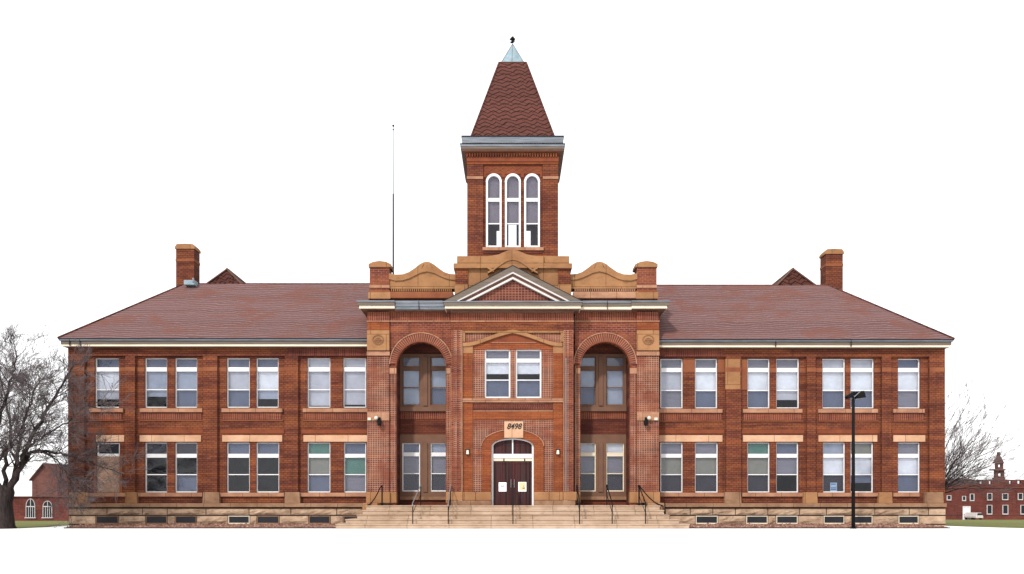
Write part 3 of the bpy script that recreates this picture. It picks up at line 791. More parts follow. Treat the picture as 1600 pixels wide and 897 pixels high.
    for (a, b, t, b_, mt, e) in ((577, 608.5, 445.5, 449.6, 'sand_pink', .05), (575, 610, 456.5, 466.5, 'sand', .1), (576.5, 609, 453.5, 456.4, 'belt', .04)):
        a2, b2 = sorted((m(a), m(b)))
        MB().box(X(a2, yp-e), X(b2, yp-e), yp-e, yp+1+e, Z(b_, yp-e), Z(t, yp-e)).build('sandstone_band', mt, ped)
    yc = yp-.08; cap = [(575.8, 417), (575.8, 412.5), (583, 409), (593, 407.6), (603, 409), (610.5, 412.5), (610.5, 417)]
    MB().pprism([(m(a), b) for a, b in cap], yc, yp+1.08).build('pedestal_cap', 'sand', ped)
    # curved parapet
    top = [(608, 427), (618, 429), (629, 428.6), (639, 425), (648, 419), (656, 412.6), (662, 409.6), (667, 408.8), (672, 409.8), (678, 413.2), (686, 419.5), (694, 425), (702, 427.8), (712, 428.6)]
    pts = [(m(a), b) for a, b in top] + [(m(712), 451), (m(608), 451)]
    part(MB().pprism(pts, -.92, -.6), 'curved_parapet', 'sand')
    low = [(712, 437.5), (702, 436.5), (694, 434), (686, 430.5), (678, 426.5), (667, 424), (656, 426.5), (648, 430.5), (639, 435), (629, 438), (618, 438.5), (608, 436)]
    part(MB().pprism([(m(a), b) for a, b in top + low], -1.0, -.921), 'parapet_coping', 'sand')
    for q_ in (-1, 1): part(MB().pprism([(m(667+q_*5), 412.5), (m(667+q_*5+.8), 412.5), (m(667+q_*8.8), 419.5), (m(667+q_*8), 419.5)], -1.012, -1.0005), 'carved_line', 'emblem')
    dn = MB(); PB(dn, 608.2, 451.2, 712, 455.4, -.75, -.6)
    part(dn, 'dentil_backing', 'brick_dark')
    dn = MB(); p = 611.0
    while p < 706: PB(dn, p, 451.4, p+1.5, 455.2, -.93, -.751); p += 3.0
    part(dn, 'dentil_row', 'sand_pink' if mirror else 'sand')
    part(PB(MB(), 606, 455.6, 708, 466, -1.08, -.6), 'parapet_base', 'sand_pink' if mirror else 'belt', bevel=.03)
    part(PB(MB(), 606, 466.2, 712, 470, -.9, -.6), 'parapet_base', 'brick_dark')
arch_bay(False); arch_bay(True)

# ---- middle bay
yI = yC + .14        # recessed panel
part(MB().pb(705, 487, 722.5, 768.5, yC, -.5).pb(880.5, 487, 896, 768.5, yC, -.5), 'corner_pier', 'brick_pier')
part(MB().pb(709, 516, 714, 768.4, yC-.02, yC-.0005).pb(717, 516, 721.5, 768.4, yC-.02, yC-.0005).pb(885, 516, 889.5, 768.4, yC-.02, yC-.0005).pb(881.6, 516, 883.6, 768.4, yC-.02, yC-.0005), 'headers_strip', 'brick_mort')
part(MB().pb(722.6, 487, 880.4, 516, yC, -.5), 'frieze', 'brick_orange')
part(MB().pb(704.6, 488.5, 896.4, 501, yC-.014, yC-.0005), 'soldier_course', 'soldier')
part(MB().pb(704, 501, 897, 502.6, yC-.05, yC-.0005), 'string_course', 'sand_pink')
part(MB().pb(704.6, 506, 896.4, 514, yC-.02, yC-.0005), 'plain_brick_band', 'brick')
part(MB().pb(704, 484, 897, 488.3, yC-.1, -.5), 'soffit', 'brownsoffit')
part(MB().tube([(X(884.3, yC), yC-.05, Z(768,yC)), (X(884.3, yC), yC-.05, Z(560, yC))], .02, 8), 'conduit', 'steel')
part(MB().pb(721.4, 516, 722.6, 768.4, yC-.03, yC-.0005), 'edge_moulding', 'sand_pink'); part(MB().pb(880.4, 516, 881.5, 768.4, yC-.03, yC-.0005), 'edge_moulding', 'sand_pink')
# inner wall with windows and door openings
holes = [(X(757, yI), X(797.5, yI), Z(622, yI), Z(546, yI)), (X(805.5, yI), X(846, yI), Z(622, yI), Z(546, yI))]
xd0, xd1 = X(768, yI), X(834, yI); zdt = Z(684.8, yI); zds = Z(697, yI)
holes.append((xd0, xd1, DECK-.5, zdt))
w_ = MB().wall(X(722.6, yI), X(880.4, yI), DECK-.3, Z(514, yI), yI, yI+.35, holes)
w_.arch_fill((xd0+xd1)/2, (xd1-xd0)/2, zdt-zds, zds, zdt, yI, yI+.35)
part(w_, 'entrance_wall', 'brick_mort')
part(MB().pb(723, 552, 738.5, 768.4, yI-.07, yI-.0005).pb(864.5, 552, 880, 768.4, yI-.07, yI-.0005), 'inner_pilaster', 'brick_orange')
part(MB().pb(723, 541, 738.8, 551.8, yI-.08, yI-.0005).pb(864.2, 541, 880, 551.8, yI-.08, yI-.0005), 'sandstone_block', 'sand')
part(MB().pb(739, 537, 864, 545.8, yI-.03, yI-.0005), 'flat_lintel', 'brick_orange')
part(MB().pprism([(741, 536.5), (801, 520.5), (861, 536.5)], yI-.025, yI-.0005), 'terracotta_panel', 'terracotta')
part(MB().pb(722.8, 515.8, 880.2, 520.2, yI-.1, yI-.0005).pb(722.8, 520.3, 726.5, 534, yI-.1, yI-.0005).pb(876.5, 520.3, 880.2, 534, yI-.1, yI-.0005), 'sandstone_frame', 'sand')
# ogee hood
og_c = [(723, 536.5), (732, 536.3), (741, 534.8), (752, 531.2), (764, 526.6), (776, 522.4), (788, 518.8), (796, 516.8), (801, 516)]
og = og_c + [(1602-a, b) for a, b in og_c[-2::-1]]
upp = [(a, b-1.2) for a, b in og]; lop = [(a, b+4.6) for a, b in og[::-1]]
part(MB().pprism(upp+lop, yI-.15, yI-.0005), 'ogee_hood_mould', 'sand', bevel=.012)
part(MB().pb(768, 534.6, 838, 535.6, yI-.04, yI-.0255), 'string_course', 'sand_pink')
for a, b in ((757, 797.5), (805.5, 846)): make_window(a, 546, b, 622, yI, .1, (560, 566), 593.5, 'SWB', cover=(1, .62, 1), jamb=.075)
part(MB().pb(722.8, 622.5, 880.2, 628.5, yI-.14, yI+.1), 'window_sill', 'sand_pink', bevel=.012)
part(MB().pb(739.2, 631, 863.8, 636.5, yI-.02, yI-.0005), 'soldier_course', 'soldier_dark')
part(MB().pb(739, 638, 864, 641, yI-.035, yI-.0005), 'plain_brick_band', 'brick_dark')
part(MB().pb(739, 643, 864, 655.5, yI-.045, yI-.0005), 'terracotta_band', 'brick_orange')
part(MB().pb(739, 641.4, 864, 642.8, yI-.06, yI-.0005), 'string_course', 'sand_pink')
# entrance arch
xc = (xd0+xd1)/2; rix = (xd1-xd0)/2; s_ = (D+yI)/F
part(MB().ring(xc, zds, rix, 48*s_, yI-.09, yI-.0005, riz=zdt-zds, roz=25*s_).box(xd0-.46, xd0, yI-.09, yI-.0005, Z(768.4, yI), zds).box(xd1, xd1+.46, yI-.09, yI-.0005, Z(768.4, yI), zds), 'entrance_arch', 'brick_orange')
part(MB().ring(xc, zds, 48*s_, 48*s_+.035, yI-.12, yI-.0005, riz=25*s_, roz=25*s_+.035), 'arch_hood_mould', 'sand_pink')
ds = part(MB().pb(788, 658.5, 817.5, 684, yI-.14, yI-.091).pb(788, 658.5, 817.5, 671.5, yI-.0905, yI-.0005), 'date_stone', 'sand_pale')
cu = bpy.data.curves.new('txt', 'FONT'); cu.body = '8498'; cu.size = .42; cu.extrude = .012; cu.align_x = 'CENTER'; cu.shear = .28; cu.offset = .006
to = bpy.data.objects.new('txt', cu); col.objects.link(to); bpy.context.view_layer.update()
me = bpy.data.meshes.new_from_object(to.evaluated_get(bpy.context.evaluated_depsgraph_get())); bpy.data.objects.remove(to)
me.transform(Matrix.Translation((X(803, yI), yI-.15, Z(670.6, yI))) @ Matrix.Rotation(PI/2, 4, 'X') @ Matrix.Diagonal((.82, .9, 1, 1)))
me.materials.clear(); me.materials.append(M['ink'])
no = bpy.data.objects.new('carved_number', me); col.objects.link(no); no.parent = ds; no.location = (0, 0, 0)
no.location = -(B.location + ds.location)
# door frame, transom light, door leaves
yd = yI+.13
fr = MB()
zt_b = Z(716, yd); zt_t = Z(709.3, yd); jw = .085
fr.box(xd0, xd0+jw, yd, yd+.12, DECK, zds); fr.box(xd1-jw, xd1, yd, yd+.12, DECK, zds)
fr.ring(xc, zds, rix-jw, rix, yd, yd+.12, riz=zdt-zds-jw*.7, roz=zdt-zds)
fr.box(xd0+jw, xd1-jw, yd-.02, yd+.12, zt_b, zt_t); fr.box(xc-.03, xc+.03, yd, yd+.1, zt_t, zdt-.06)
dfr = part(fr, 'door_frame', 'white')
part(MB().box(xd0+jw, xd1-jw, yd+.02, yd+.12, Z(720.3, yd), zt_b-.002), 'door_head_panel', 'cream')
mb = MB()
for p in (786.5, 819): mb.pb(p, 716.3, p+1.6, 720.5, yd, yd+.05)
part(mb, 'door_closer', 'black')
part(MB().box(xd0+jw, xd1-jw, yd+.06, yd+.065, zt_t, zds+.02).arch_fill(xc, rix-jw, .001, zds+.02, zds+.021, yd+.06, yd+.065), 'transom_light', 'door')
fan = MB().ring(xc, zds+.01, .001, rix-jw-.002, yd+.06, yd+.065, riz=.001, roz=zdt-zds-jw*.7, n=24)
part(fan, 'transom_light', 'door')
for a, b in ((xd0+jw+.01, xc-.008), (xc+.008, xd1-jw-.01)):
    zt = Z(720.6, yd)
    d = part(MB().box(a, b, yd+.05, yd+.1, DECK+.02, zt), 'door', 'door')
    mr_ = MB(); mr_.box(a, a+.1, yd+.03, yd+.0495, DECK+.02, zt); mr_.box(b-.1, b, yd+.03, yd+.0495, DECK+.02, zt); mr_.box(a+.1, b-.1, yd+.03, yd+.0495, DECK+.02, DECK+.25); mr_.box(a+.1, b-.1, yd+.03, yd+.0495, zt-.12, zt)
    mr_.build('door_rail', 'door', d)
    hx = b-.07 if b < xc+.01 else a+.07
    MB().tube([(hx, yd-.02, DECK+1.25), (hx, yd-.02, DECK+.85)], .014, 6).build('handle', 'steel', d)
part(MB().pb(779, 640, 780, 641, yI+.345, yI+.35).box(xd0-.1, xd1+.1, yI+.36, yI+.4, DECK-.2, Z(670, yI)), 'vestibule_wall', 'interior')
part(MB().box(X(740, yI), X(862, yI), yI+1.8, yI+1.9, Z(640, yI), Z(530, yI)).box(X(740, yI), X(862, yI), yI+.36, yI+1.8, Z(640, yI)-.1, Z(640, yI)).box(X(740, yI), X(862, yI), yI+.36, yI+1.8, Z(530, yI), Z(530, yI)+.1)
     .box(X(738, yI), X(740, yI), yI+.36, yI+1.9, Z(640, yI), Z(530, yI)).box(X(862, yI), X(864, yI), yI+.36, yI+1.9, Z(640, yI), Z(530, yI)), 'classroom_interior', 'interior')
# stone plinth of the entrance bay
mb = MB()
for a, b in ((697, 723), (723.3, 743), (743.3, 767.6), (834.4, 858), (858.3, 880), (880.3, 905)):
    mb.pb(a, 768.6, b, 782, yC-.06 if (a < 723 or a > 880) else yI-.12, -.9)
part(mb, 'plinth_stones', 'sand', bevel=.025)
part(MB().pb(703, 782.2, 767.5, 790, yC-.12, -.9).pb(834.5, 782.2, 899, 790, yC-.12, -.9), 'plinth_course', 'sand_grey', bevel=.02)

# ---- pediment
yK = -2.0
for (t, b_, x0p, yf, mt, nm) in ((470.4, 472.2, 691.5, yK-.05, 'bluegrey', 'gutter'), (472.3, 477.2, 693, yK-.02, 'taupe', 'cornice_fascia'), (477.3, 482, 695, yK+.05, 'cream', 'cornice_bed_moulding'), (482.1, 484, 697, yK+.12, 'brownsoffit', 'soffit')):
    part(MB().pb(x0p, t, 1602.5-x0p, b_, yf, -.9), nm, mt)
def chev(ta, tb, yf, yb, name, mat):
    sl = .512
    def pt(t): return 801.2, 414+t, (56.3-t)/sl
    a, b = pt(ta), pt(tb)
    pts = [(a[0]-a[2], 470.3), (a[0], a[1]), (a[0]+a[2], 470.3), (b[0]+b[2], 470.3), (b[0], b[1]), (b[0]-b[2], 470.3)]
    mb = MB()
    L = [pts[0], pts[1], pts[4], pts[5]]; R = [pts[1], pts[2], pts[3], pts[4]]
    mb.pprism(L, yf, yb); mb.pprism(R, yf, yb)
    part(mb, name, mat)
chev(0, 1.0, yK-.06, -.8, 'raking_gutter_lip', 'darkmetal')
chev(1.0, 9.8, yK-.04, -.8, 'raking_cornice', 'taupe')
chev(9.8, 13.0, yK+.0, -.8, 'raking_trim', 'trim')
chev(13.0, 18.6, yK+.14, -.8, 'raking_cornice', 'brownsoffit')
chev(18.6, 21.8, yK+.10, -.8, 'raking_trim', 'trim')
part(MB().pprism([(801.2-67.3, 470.3), (801.2, 435.8), (801.2+67.3, 470.3)], yK+.3, -.8), 'tympanum', 'brick_tympanum')

# ---- attic block under the tower
part(MB().pb(714, 400, 889.5, 411, -1.34, 1.2), 'attic_coping', 'sand', bevel=.02)
part(MB().pb(708.5, 411.2, 894, 419, -1.42, 1.2), 'attic_coping', 'sand', bevel=.02)
part(MB().pb(731, 419.1, 872, 470, -1.2, 1.0), 'attic_wall', 'sand')
part(MB().pb(711.5, 419.1, 730.9, 444, -1.28, 1.0).pb(872.1, 419.1, 891.5, 444, -1.28, 1.0), 'attic_pier', 'brick')
part(MB().pb(710.5, 444.1, 730.9, 470, -1.3, 1.0).pb(872.1, 444.1, 892.5, 470, -1.3, 1.0), 'attic_pier_base', 'sand')
oc = [(752, 400.5), (768, 399.5), (779, 397.5), (787, 394), (793, 391.6), (801, 390.6)]
pts = oc + [(1602-a, b) for a, b in oc[-2::-1]] + [(850, 410.8), (752, 410.8)]
part(MB().pprism(pts, -1.42, -1.0), 'ogee_peak', 'sand')
oc = [(762, 424.5), (772, 419), (783, 410.5), (792, 405), (801, 403)]
o2 = oc + [(1602-a, b) for a, b in oc[-2::-1]]
part(MB().pprism(o2 + [(a, b+3) for a, b in o2[::-1]], -1.47, -1.0), 'ogee_moulding', 'sand')
for q_ in (-1, 1): part(MB().pprism([(801+q_*29, 421), (801+q_*40, 416.5), (801+q_*41, 418), (801+q_*30, 425)], -1.45, -1.0), 'scroll_moulding', 'sand')

# ---- tower
TC = (.032, -1.0+2.175); TH = 2.175
yT = -1.0; yTb = TC[1]+TH
tx0, tx1 = TC[0]-TH, TC[0]+TH
tz0, tz1 = Z(410, yT), Z(231.5, yT)
wins = [(760, 783), (789.6, 813), (819.8, 843)]
zsill, zspr, ztop_ = Z(385.5, yT), Z(283.5, yT), Z(272, yT)
pan = (X(755, yT), X(848, yT), Z(387, yT), Z(257, yT))
tw = MB().wall(tx0, tx1, tz0, tz1, yT, yT+.12, [pan])
tw.box(tx0, tx0+.3, yT+.12, yTb-.3, tz0, tz1); tw.box(tx1-.3, tx1, yT+.12, yTb-.3, tz0, tz1)
bh = [(X(794.5, yTb), X(807, yTb), Z(419, yTb), Z(334, yTb)), (X(776, yTb), X(783.5, yTb), Z(419, yTb), Z(361, yTb)), (X(821.5, yTb), X(829, yTb), Z(419, yTb), Z(361, yTb))]
tw.wall(tx0, tx1, tz0, tz1, yTb-.3, yTb, bh)
part(tw, 'tower_wall', 'brick')
h2 = []
for a, b in wins: h2.append((X(a, yT), X(b, yT), zsill, ztop_+.02))
rc = MB().wall(tx0+.31, tx1-.31, tz0, tz1, yT+.125, yT+.4, h2)
for a, b in wins:
    xm, r = (X(a, yT)+X(b, yT))/2, (X(b, yT)-X(a, yT))/2
    rc.arch_fill(xm, r, ztop_-zspr, zspr, ztop_+.02, yT+.125, yT+.4, 16)
part(rc, 'recessed_panel', 'brick')
part(MB().wall(pan[0]+.01, pan[1]-.01, Z(276, yT), pan[3]-.01, yT+.09, yT+.1245, [(X(a, yT)-.03, X(b, yT)+.03, Z(277, yT), Z(270.5, yT)) for a, b in wins]), 'terracotta_panel', 'terracotta')
mb = MB()
for k in range(7):
    c0 = 762 + k*13
    for s in (-1, 1):
        mb.prism([(X(c0, yT), Z(263+s*3.8, yT)), (X(c0+6.5, yT), Z(263, yT)), (X(c0+6.5, yT), Z(263, yT)-.035), (X(c0, yT), Z(263+s*3.8, yT)-.035)], yT+.07, yT+.0895)
        mb.prism([(X(c0, yT), Z(263+s*3.8, yT)), (X(c0-6.5, yT), Z(263, yT)), (X(c0-6.5, yT), Z(263, yT)-.035), (X(c0, yT), Z(263+s*3.8, yT)-.035)], yT+.07, yT+.0895)
part(mb, 'diamond_relief', 'belt')
for a, b in wins:
    x0, x1 = X(a, yT), X(b, yT); xm, r = (x0+x1)/2, (x1-x0)/2; t = .07; yf = yT+.14
    fr = MB(); rz = ztop_-zspr
    fr.ring(xm, zspr, r-t, r+.03, yf-.06, yf+.12, riz=rz-t*.8, roz=rz+.06, n=20)
    fr.box(x0-.02, x0+t, yf-.06, yf+.12, zsill, zspr); fr.box(x1-t, x1+.02, yf-.06, yf+.12, zsill, zspr)
    for (p0, p1) in ((308, 313.5), (347.4, 349), (382.5, 385.5)): fr.box(x0+t, x1-t, yf+.0, yf+.1, Z(p1, yT), Z(p0, yT))
    f = part(fr, 'tower_window', 'white')
    g = MB(); g.add([(x0+t, yf+.06, zsill), (x1-t, yf+.06, zsill), (x1-t, yf+.06, zspr), (x0+t, yf+.06, zspr)], [(0, 1, 2, 3)])
    n = 14; pts = [(xm-(r-t)*math.cos(PI*i/n), yf+.06, zspr+(rz-t*.8)*math.sin(PI*i/n)) for i in range(n+1)]
    g.add(pts, [tuple(range(n, -1, -1))]); g.build('pane', 'glass', f)
    MB().box(x0+.02, x1-.02, yf+.16, yf+.17, Z(348, yT), zspr+.3).build('blind_and_tone_panel', 'mauve_backing', f)  # panel added behind the glass to lighten the tower panes
part(MB().pb(754, 386, 849.5, 391, yT-.1, yT+.2), 'window_sill', 'sand_pink', bevel=.01)
part(MB().pb(755, 391.5, 848, 396, yT-.03, yT-.0005), 'dentil_backing', 'brick_dark')
part(MB().pb(729.4, 275.3, 754.8, 279.5, yT-.05, yT-.0005).pb(848.2, 275.3, 872.6, 279.5, yT-.05, yT-.0005), 'string_course', 'sand_pink')
part(MB().pb(729.2, 245.4, 872.8, 252.3, yT-.05, yT-.0005), 'string_course', 'terracotta')
part(MB().pb(729.4, 253, 872.4, 256.4, yT-.02, yT-.0005), 'plain_brick_band', 'brick_orange')
mb = MB()
p = 728.6
while p < 872: mb.pb(p, 239.5, p+2.2, 244.8, yT-.12, yT-.0005); p += 4.1
part(mb, 'dentil_row', 'brick')
part(MB().box(tx0-.1, tx1+.1, yT-.14, yTb+.1, Z(239.2, yT), Z(235.4, yT)), 'bed_moulding', 'belt')
part(MB().wall(tx0+.32, tx1-.32, tz0+.12, tz1-.22, yTb-.36, yTb-.31, bh), 'belfry_bounce_lining', 'lining')  # pale lining added inside the tower to make its panes lighter
part(MB().box(tx0+.301, tx0+.33, yT+.45, yTb-.37, tz0+.12, tz1-.22).box(tx1-.33, tx1-.301, yT+.45, yTb-.37, tz0+.12, tz1-.22), 'belfry_bounce_lining', 'lining')
part(MB().box(tx0+.31, tx1-.31, yT+.41, yTb-.31, tz0, tz0+.1).box(tx0+.31, tx1-.31, yT+.41, yTb-.31, tz1-.2, tz1-.1), 'belfry_floor', 'interior')
def sq(h, z0, z1, mat, name, bevel=0):
    return part(MB().box(TC[0]-h, TC[0]+h, TC[1]-h, TC[1]+h, z0, z1), name, mat, bevel=bevel)
yfS = TC[1]-2.47
sq(2.42, Z(234.5, yfS), Z(232.2, yfS), 'brownsoffit', 'soffit')
sq(2.46, Z(232.2, yfS)+.001, Z(228.6, yfS), 'taupe', 'cornice_fascia')
sq(2.48, Z(228.6, yfS)+.001, Z(225.2, yfS), 'bluegrey', 'cornice_fascia')
sq(2.50, Z(225.2, yfS)+.001, Z(224.2, yfS), 'darkmetal', 'gutter_dark_line')
sq(2.36, Z(224.2, yfS)+.001, Z(222.4, yfS), 'white', 'cornice_band')
sq(2.41, Z(222.4, yfS)+.001, Z(213.0, yfS), 'bluegrey', 'cornice_fascia')
sq(2.44, Z(213.0, yfS)+.001, Z(211.4, yfS), 'darkmetal', 'gutter_dark_line')
zb = Z(210.3, -1.0)
sq(2.05, Z(211.4, yfS)+.001, zb, 'white', 'roof_upstand')
def frus(h0, z0, h1, z1, name, mat):
    mb = MB(); c = TC
    vv = [(c[0]+a*h0, c[1]+b*h0, z0) for a, b in ((-1,-1),(1,-1),(1,1),(-1,1))] + [(c[0]+a*h1, c[1]+b*h1, z1) for a, b in ((-1,-1),(1,-1),(1,1),(-1,1))]
    mb.add(vv, [(0,1,5,4),(1,2,6,5),(2,3,7,6),(3,0,4,7),(4,5,6,7),(3,2,1,0)])
    return part(mb, name, mat), vv
zc_ = Z(97.5, -1.0+2.17-.67); hc = .665
r_, vv = frus(1.985, zb+.001, hc, zc_, 'tower_roof', 'troof')
mb = MB()
for i in range(4): mb.tube([vv[i], vv[i+4]], .045, 6)
mb.build('hip_capping', 'troof', r_)
frus(hc+.03, zc_+.001, hc-.02, zc_+.05, 'cap_flashing', 'brownsoffit')
cp, vv = frus(.56, zc_+.051, .03, Z(70.5, TC[1]), 'metal_cap', 'capmetal')
mb = MB()
for i in range(4): mb.tube([vv[i], vv[i+4]], .02, 5)
for sx in (-.18,): mb.tube([(TC[0]+sx*.2, TC[1]-.56*1.0, zc_+.06), (TC[0], TC[1]-.04, Z(71.5, TC[1]))], .018, 5)
mb.build('seam', 'steel', cp)
# finial
fz = Z(70.5, TC[1])
fn = MB().tube([(TC[0], TC[1], fz-.1), (TC[0], TC[1], fz+.06)], .025, 6)
part(fn, 'finial_rod', 'black')
fm = MB()
def blob(mb, c, r, sx=1, sy=1, sz=1, n=8, m_=6):
    v = []; f = []
    for j in range(m_+1):
        th = PI*j/m_
        for i in range(n):
            ph = 2*PI*i/n; v.append((c[0]+r*sx*math.sin(th)*math.cos(ph), c[1]+r*sy*math.sin(th)*math.sin(ph), c[2]+r*sz*math.cos(th)))
    for j in range(m_):
        for i in range(n): f.append((j*n+i, (j+1)*n+i, (j+1)*n+(i+1)%n, j*n+(i+1)%n))
    mb.add(v, f)
blob(fm, (TC[0], TC[1], fz+.30), .13, 1.0, 1, .55); blob(fm, (TC[0]-.03, TC[1], fz+.14), .09, 1.1, 1, .45); blob(fm, (TC[0]+.03, TC[1], fz+.20), .07, 1.3, 1, .5)
fm.tube([(TC[0]-.13, TC[1], fz+.26), (TC[0]-.02, TC[1], fz+.40)], .035, 6); fm.tube([(TC[0]+.12, TC[1], fz+.28), (TC[0], TC[1], fz+.40)], .03, 6)
blob(fm, (TC[0]+.01, TC[1], fz+.39), .05)
part(fm, 'finial', 'black', smooth=True)

# ------------------------------------------------------------------ STAIRS (own thing)
ST = empty('entrance_steps', (0, -2.5, 0), 'broad pale stone steps rising to the school entrance', 'steps')
NR = 5; rh = DECK/NR
ends = [(524.5, 1077), (540, 1061), (558, 1045.5), (566, 1037), (572, 1031)]
for i in range(NR):
    yf = -3.5 + .34*i
    mb = MB().box(X(ends[i][0], yf), X(ends[i][1], yf), yf, -.2 if i < 4 else yN-.02, rh*i+.001 if i else -.02, rh*(i+1))
    mb.v = []; mb.f = []; mb.m = []; nz = .05
    mb.box(X(ends[i][0], yf), X(ends[i][1], yf), yf+.035, -.2 if i < 4 else yN-.02, rh*i+.001 if i else -.02, rh*(i+1)-nz)
    mb.box(X(ends[i][0], yf)-.03, X(ends[i][1], yf)+.03, yf, -.2 if i < 4 else yN-.02, rh*(i+1)-nz+.0005, rh*(i+1))
    mb.build('step' if i < 4 else 'landing', 'steps', ST, bevel=.008)
mb = MB()
mb.box(X(566, -2.0), X(590, -2.0), -2.0, -.2, DECK-.35, DECK+.12)
mb.build('cheek_stone', 'sand', ST, bevel=.03)
MB().box(X(1012, -2.0), X(1038, -2.0), -2.0, -.2, DECK-.35, DECK+.12).build('cheek_stone', 'sand_grey', ST, bevel=.03)

# ------------------------------------------------------------------ HANDRAILS
def handrail(x, label, steel=False, y0=-1.75, y1=-3.42, xt=None):
    e = empty('handrail', (x, y1, 0), label, 'handrail', 'handrails on the entrance steps')
    xt = x if xt is None else xt
    zt0, zb0 = DECK, 0.0
    for (yy, zz, xx) in ((y0, zt0, xt), (y1, zb0 + (rh if y1 > -3.5 else 0), x)):
        MB().tube([(xx, yy, zz), (xx, yy, zz+.9)], .024, 8).build('post', 'black', e)
    p = [(xt, y0+.18, DECK+.86), (xt, y0+.12, DECK+.95), (xt, y0, DECK+.96), (x, y1, rh+.95), (x, y1-.1, rh+.90), (x, y1-.12, rh+.80)]
    MB().tube(p, .026, 8).build('top_rail', 'steel' if steel else 'black', e)
    MB().tube([(xt, y0, DECK+.5), (x, y1, rh+.5)], .014, 6).build('lower_rail', 'black', e)
handrail(X(645, -3.4), 'black handrail with a bright top, in front of the arched bay left of the door', True, xt=X(657.5, -1.7))
handrail(X(700.5, -3.4), 'dark handrail on the steps just left of the double doors', True)
handrail(X(801.5, -3.4), 'black handrail rising straight up to the middle of the double doors')
handrail(X(905.5, -3.4), 'black handrail on the steps just right of the double doors')
handrail(X(956.5, -3.4), 'black handrail on the steps before the arched bay right of the door', xt=X(948, -1.7))
handrail(X(1008.5, -3.4), 'black handrail at the foot of the pier where the steps end on the right', xt=X(998, -1.7))
def side_rail(pxt, pxb, label, steel):
    e = empty('handrail', (X(pxt, -2), -2.05, DECK), label, 'handrail', 'handrails on the entrance steps')
    y = -2.0; s = 1 if pxb > pxt else -1
    p = [(X(pxt, y), y, DECK+.95), (X(pxt+s*3, y), y-.02, DECK+.83)] + [(X(pxt+s*(3+(abs(pxb-pxt)-3)*t), y-.05*t), y-.05*t, DECK+.83-.85*t+.16*math.sin(-PI*t)) for t in (.2, .4, .6, .8, 1)]
    MB().tube(p, .026, 8).build('top_rail', 'black', e)
    MB().tube([(X(pxt, y), y, DECK+.0), (X(pxt, y), y, DECK+.95)], .034, 8).build('post', 'black', e)
    MB().tube([(X(pxb, y-.05), y-.05, DECK-.02), (X(pxb, y-.05), y-.05, rh*3-.02)], .022, 8).build('post', 'black', e)
side_rail(597, 573, 'short sloping rail beside the stone cheek at the left end of the steps', True)
side_rail(998.5, 1036, 'curved black rail sweeping down the right end of the steps', False)

# ------------------------------------------------------------------ LAMPS, NOTICES, POSTER
def wall_lamp(px, label):
    y = yI-.07
    e = empty('wall_lamp', (X(px, y), y, Z(710, y)), label, 'lamp', 'box lamps beside the entrance')
    MB().pb(px-3.2, 701.5, px+3.2, 710.5, y-.05, y-.001).build('back_plate', 'darkmetal', e)
    MB().pprism([(px-2.4, 709.8), (px+2.4, 709.8), (px+1.8, 703.2), (px-1.8, 703.2)], y-.2, y-.051).build('lamp_cover', 'lampglass', e, bevel=.015)
wall_lamp(730.5, 'small pale box lamp on the brick pilaster left of the entrance arch')
wall_lamp(871.8, 'small pale box lamp on the brick pilaster right of the entrance arch')
def flood(px, s, label):
    y = yP-.05
    e = empty('flood_light', (X(px, y), y-.0, Z(655, y)), label, 'flood light', 'flood lights on the corner piers')
    MB().pb(px-2, 652, px+2, 656.5, y-.12, y-.001).build('bracket', 'black', e)
    MB().pprism([(px-3.2, 656.5), (px+3.2, 656.5), (px+2.4, 664.5), (px-2.4, 664.5)], y-.3, y-.05).build('lamp_housing', 'black', e, bevel=.01)
    m_ = MB(); blob(m_, (X(px-s*3.6, y), y-.14, Z(653.5, y)), .1, n=12, m_=8); m_.build('sensor_globe', 'lampglass', e, smooth=True)
    MB().pb(px-s*15-2.5, 652.5, px-s*15+2.5, 656.5, y-.06, y-.001).build('junction_box', 'lampglass', e)
flood(592, 1, 'black flood light with a white globe on the pier left of the arched bays')
flood(1010, -1, 'black flood light with a white globe on the pier right of the arched bays')
yn = yd+.05-.026
MB().pb(779.2, 753.8, 791.3, 768, yn-.006, yn-.002)
nt_ = tag(MB().pb(779.2, 753.8, 791.3, 768, yn-.008, yn-.002).build('notice', 'paper'), 'white paper notice with a small black square on the left door leaf', 'notice', 'papers taped to the doors')
mb = MB().pb(782.6, 757.4, 783.3, 760.8, yn-.011, yn-.009).pb(786.2, 757.0, 787.0, 760.8, yn-.011, yn-.009).pb(782.6, 760.0, 787.0, 760.8, yn-.0115, yn-.0092).pb(784.2, 757.6, 785.2, 759.0, yn-.011, yn-.009)
mb.build('printed_mark', 'ink', nt_)
n2 = tag(MB().pb(809.8, 753.2, 822.4, 768, yn-.008, yn-.002).build('notice', 'paper'), 'cream paper notice with a white border on the right door leaf', 'notice', 'papers taped to the doors')
MB().pb(811.2, 753.8, 821.2, 766.6, yn-.011, yn-.009).build('cream_panel', 'paper_cream', n2)
MB().pb(816.2, 762, 820, 763.4, yn-.014, yn-.012).pb(817.4, 759, 818.8, 760, yn-.014, yn-.012).build('printed_mark', 'ink', n2)
yw_ = .135
ps = tag(MB().pb(1297.2, 754.2, 1307.8, 767.8, yw_+.06, yw_+.068).build('window_poster', 'posterpale'), 'small blue and white poster inside the ground floor window behind the lamp post', 'poster')
MB().pb(1298.2, 755.6, 1305.8, 757.4, yw_+.056, yw_+.0595).pb(1298.2, 761.2, 1306.8, 762.2, yw_+.056, yw_+.0595).pb(1298.2, 763.4, 1306.8, 765.6, yw_+.056, yw_+.0595).build('printed_mark', 'posterblue', ps)

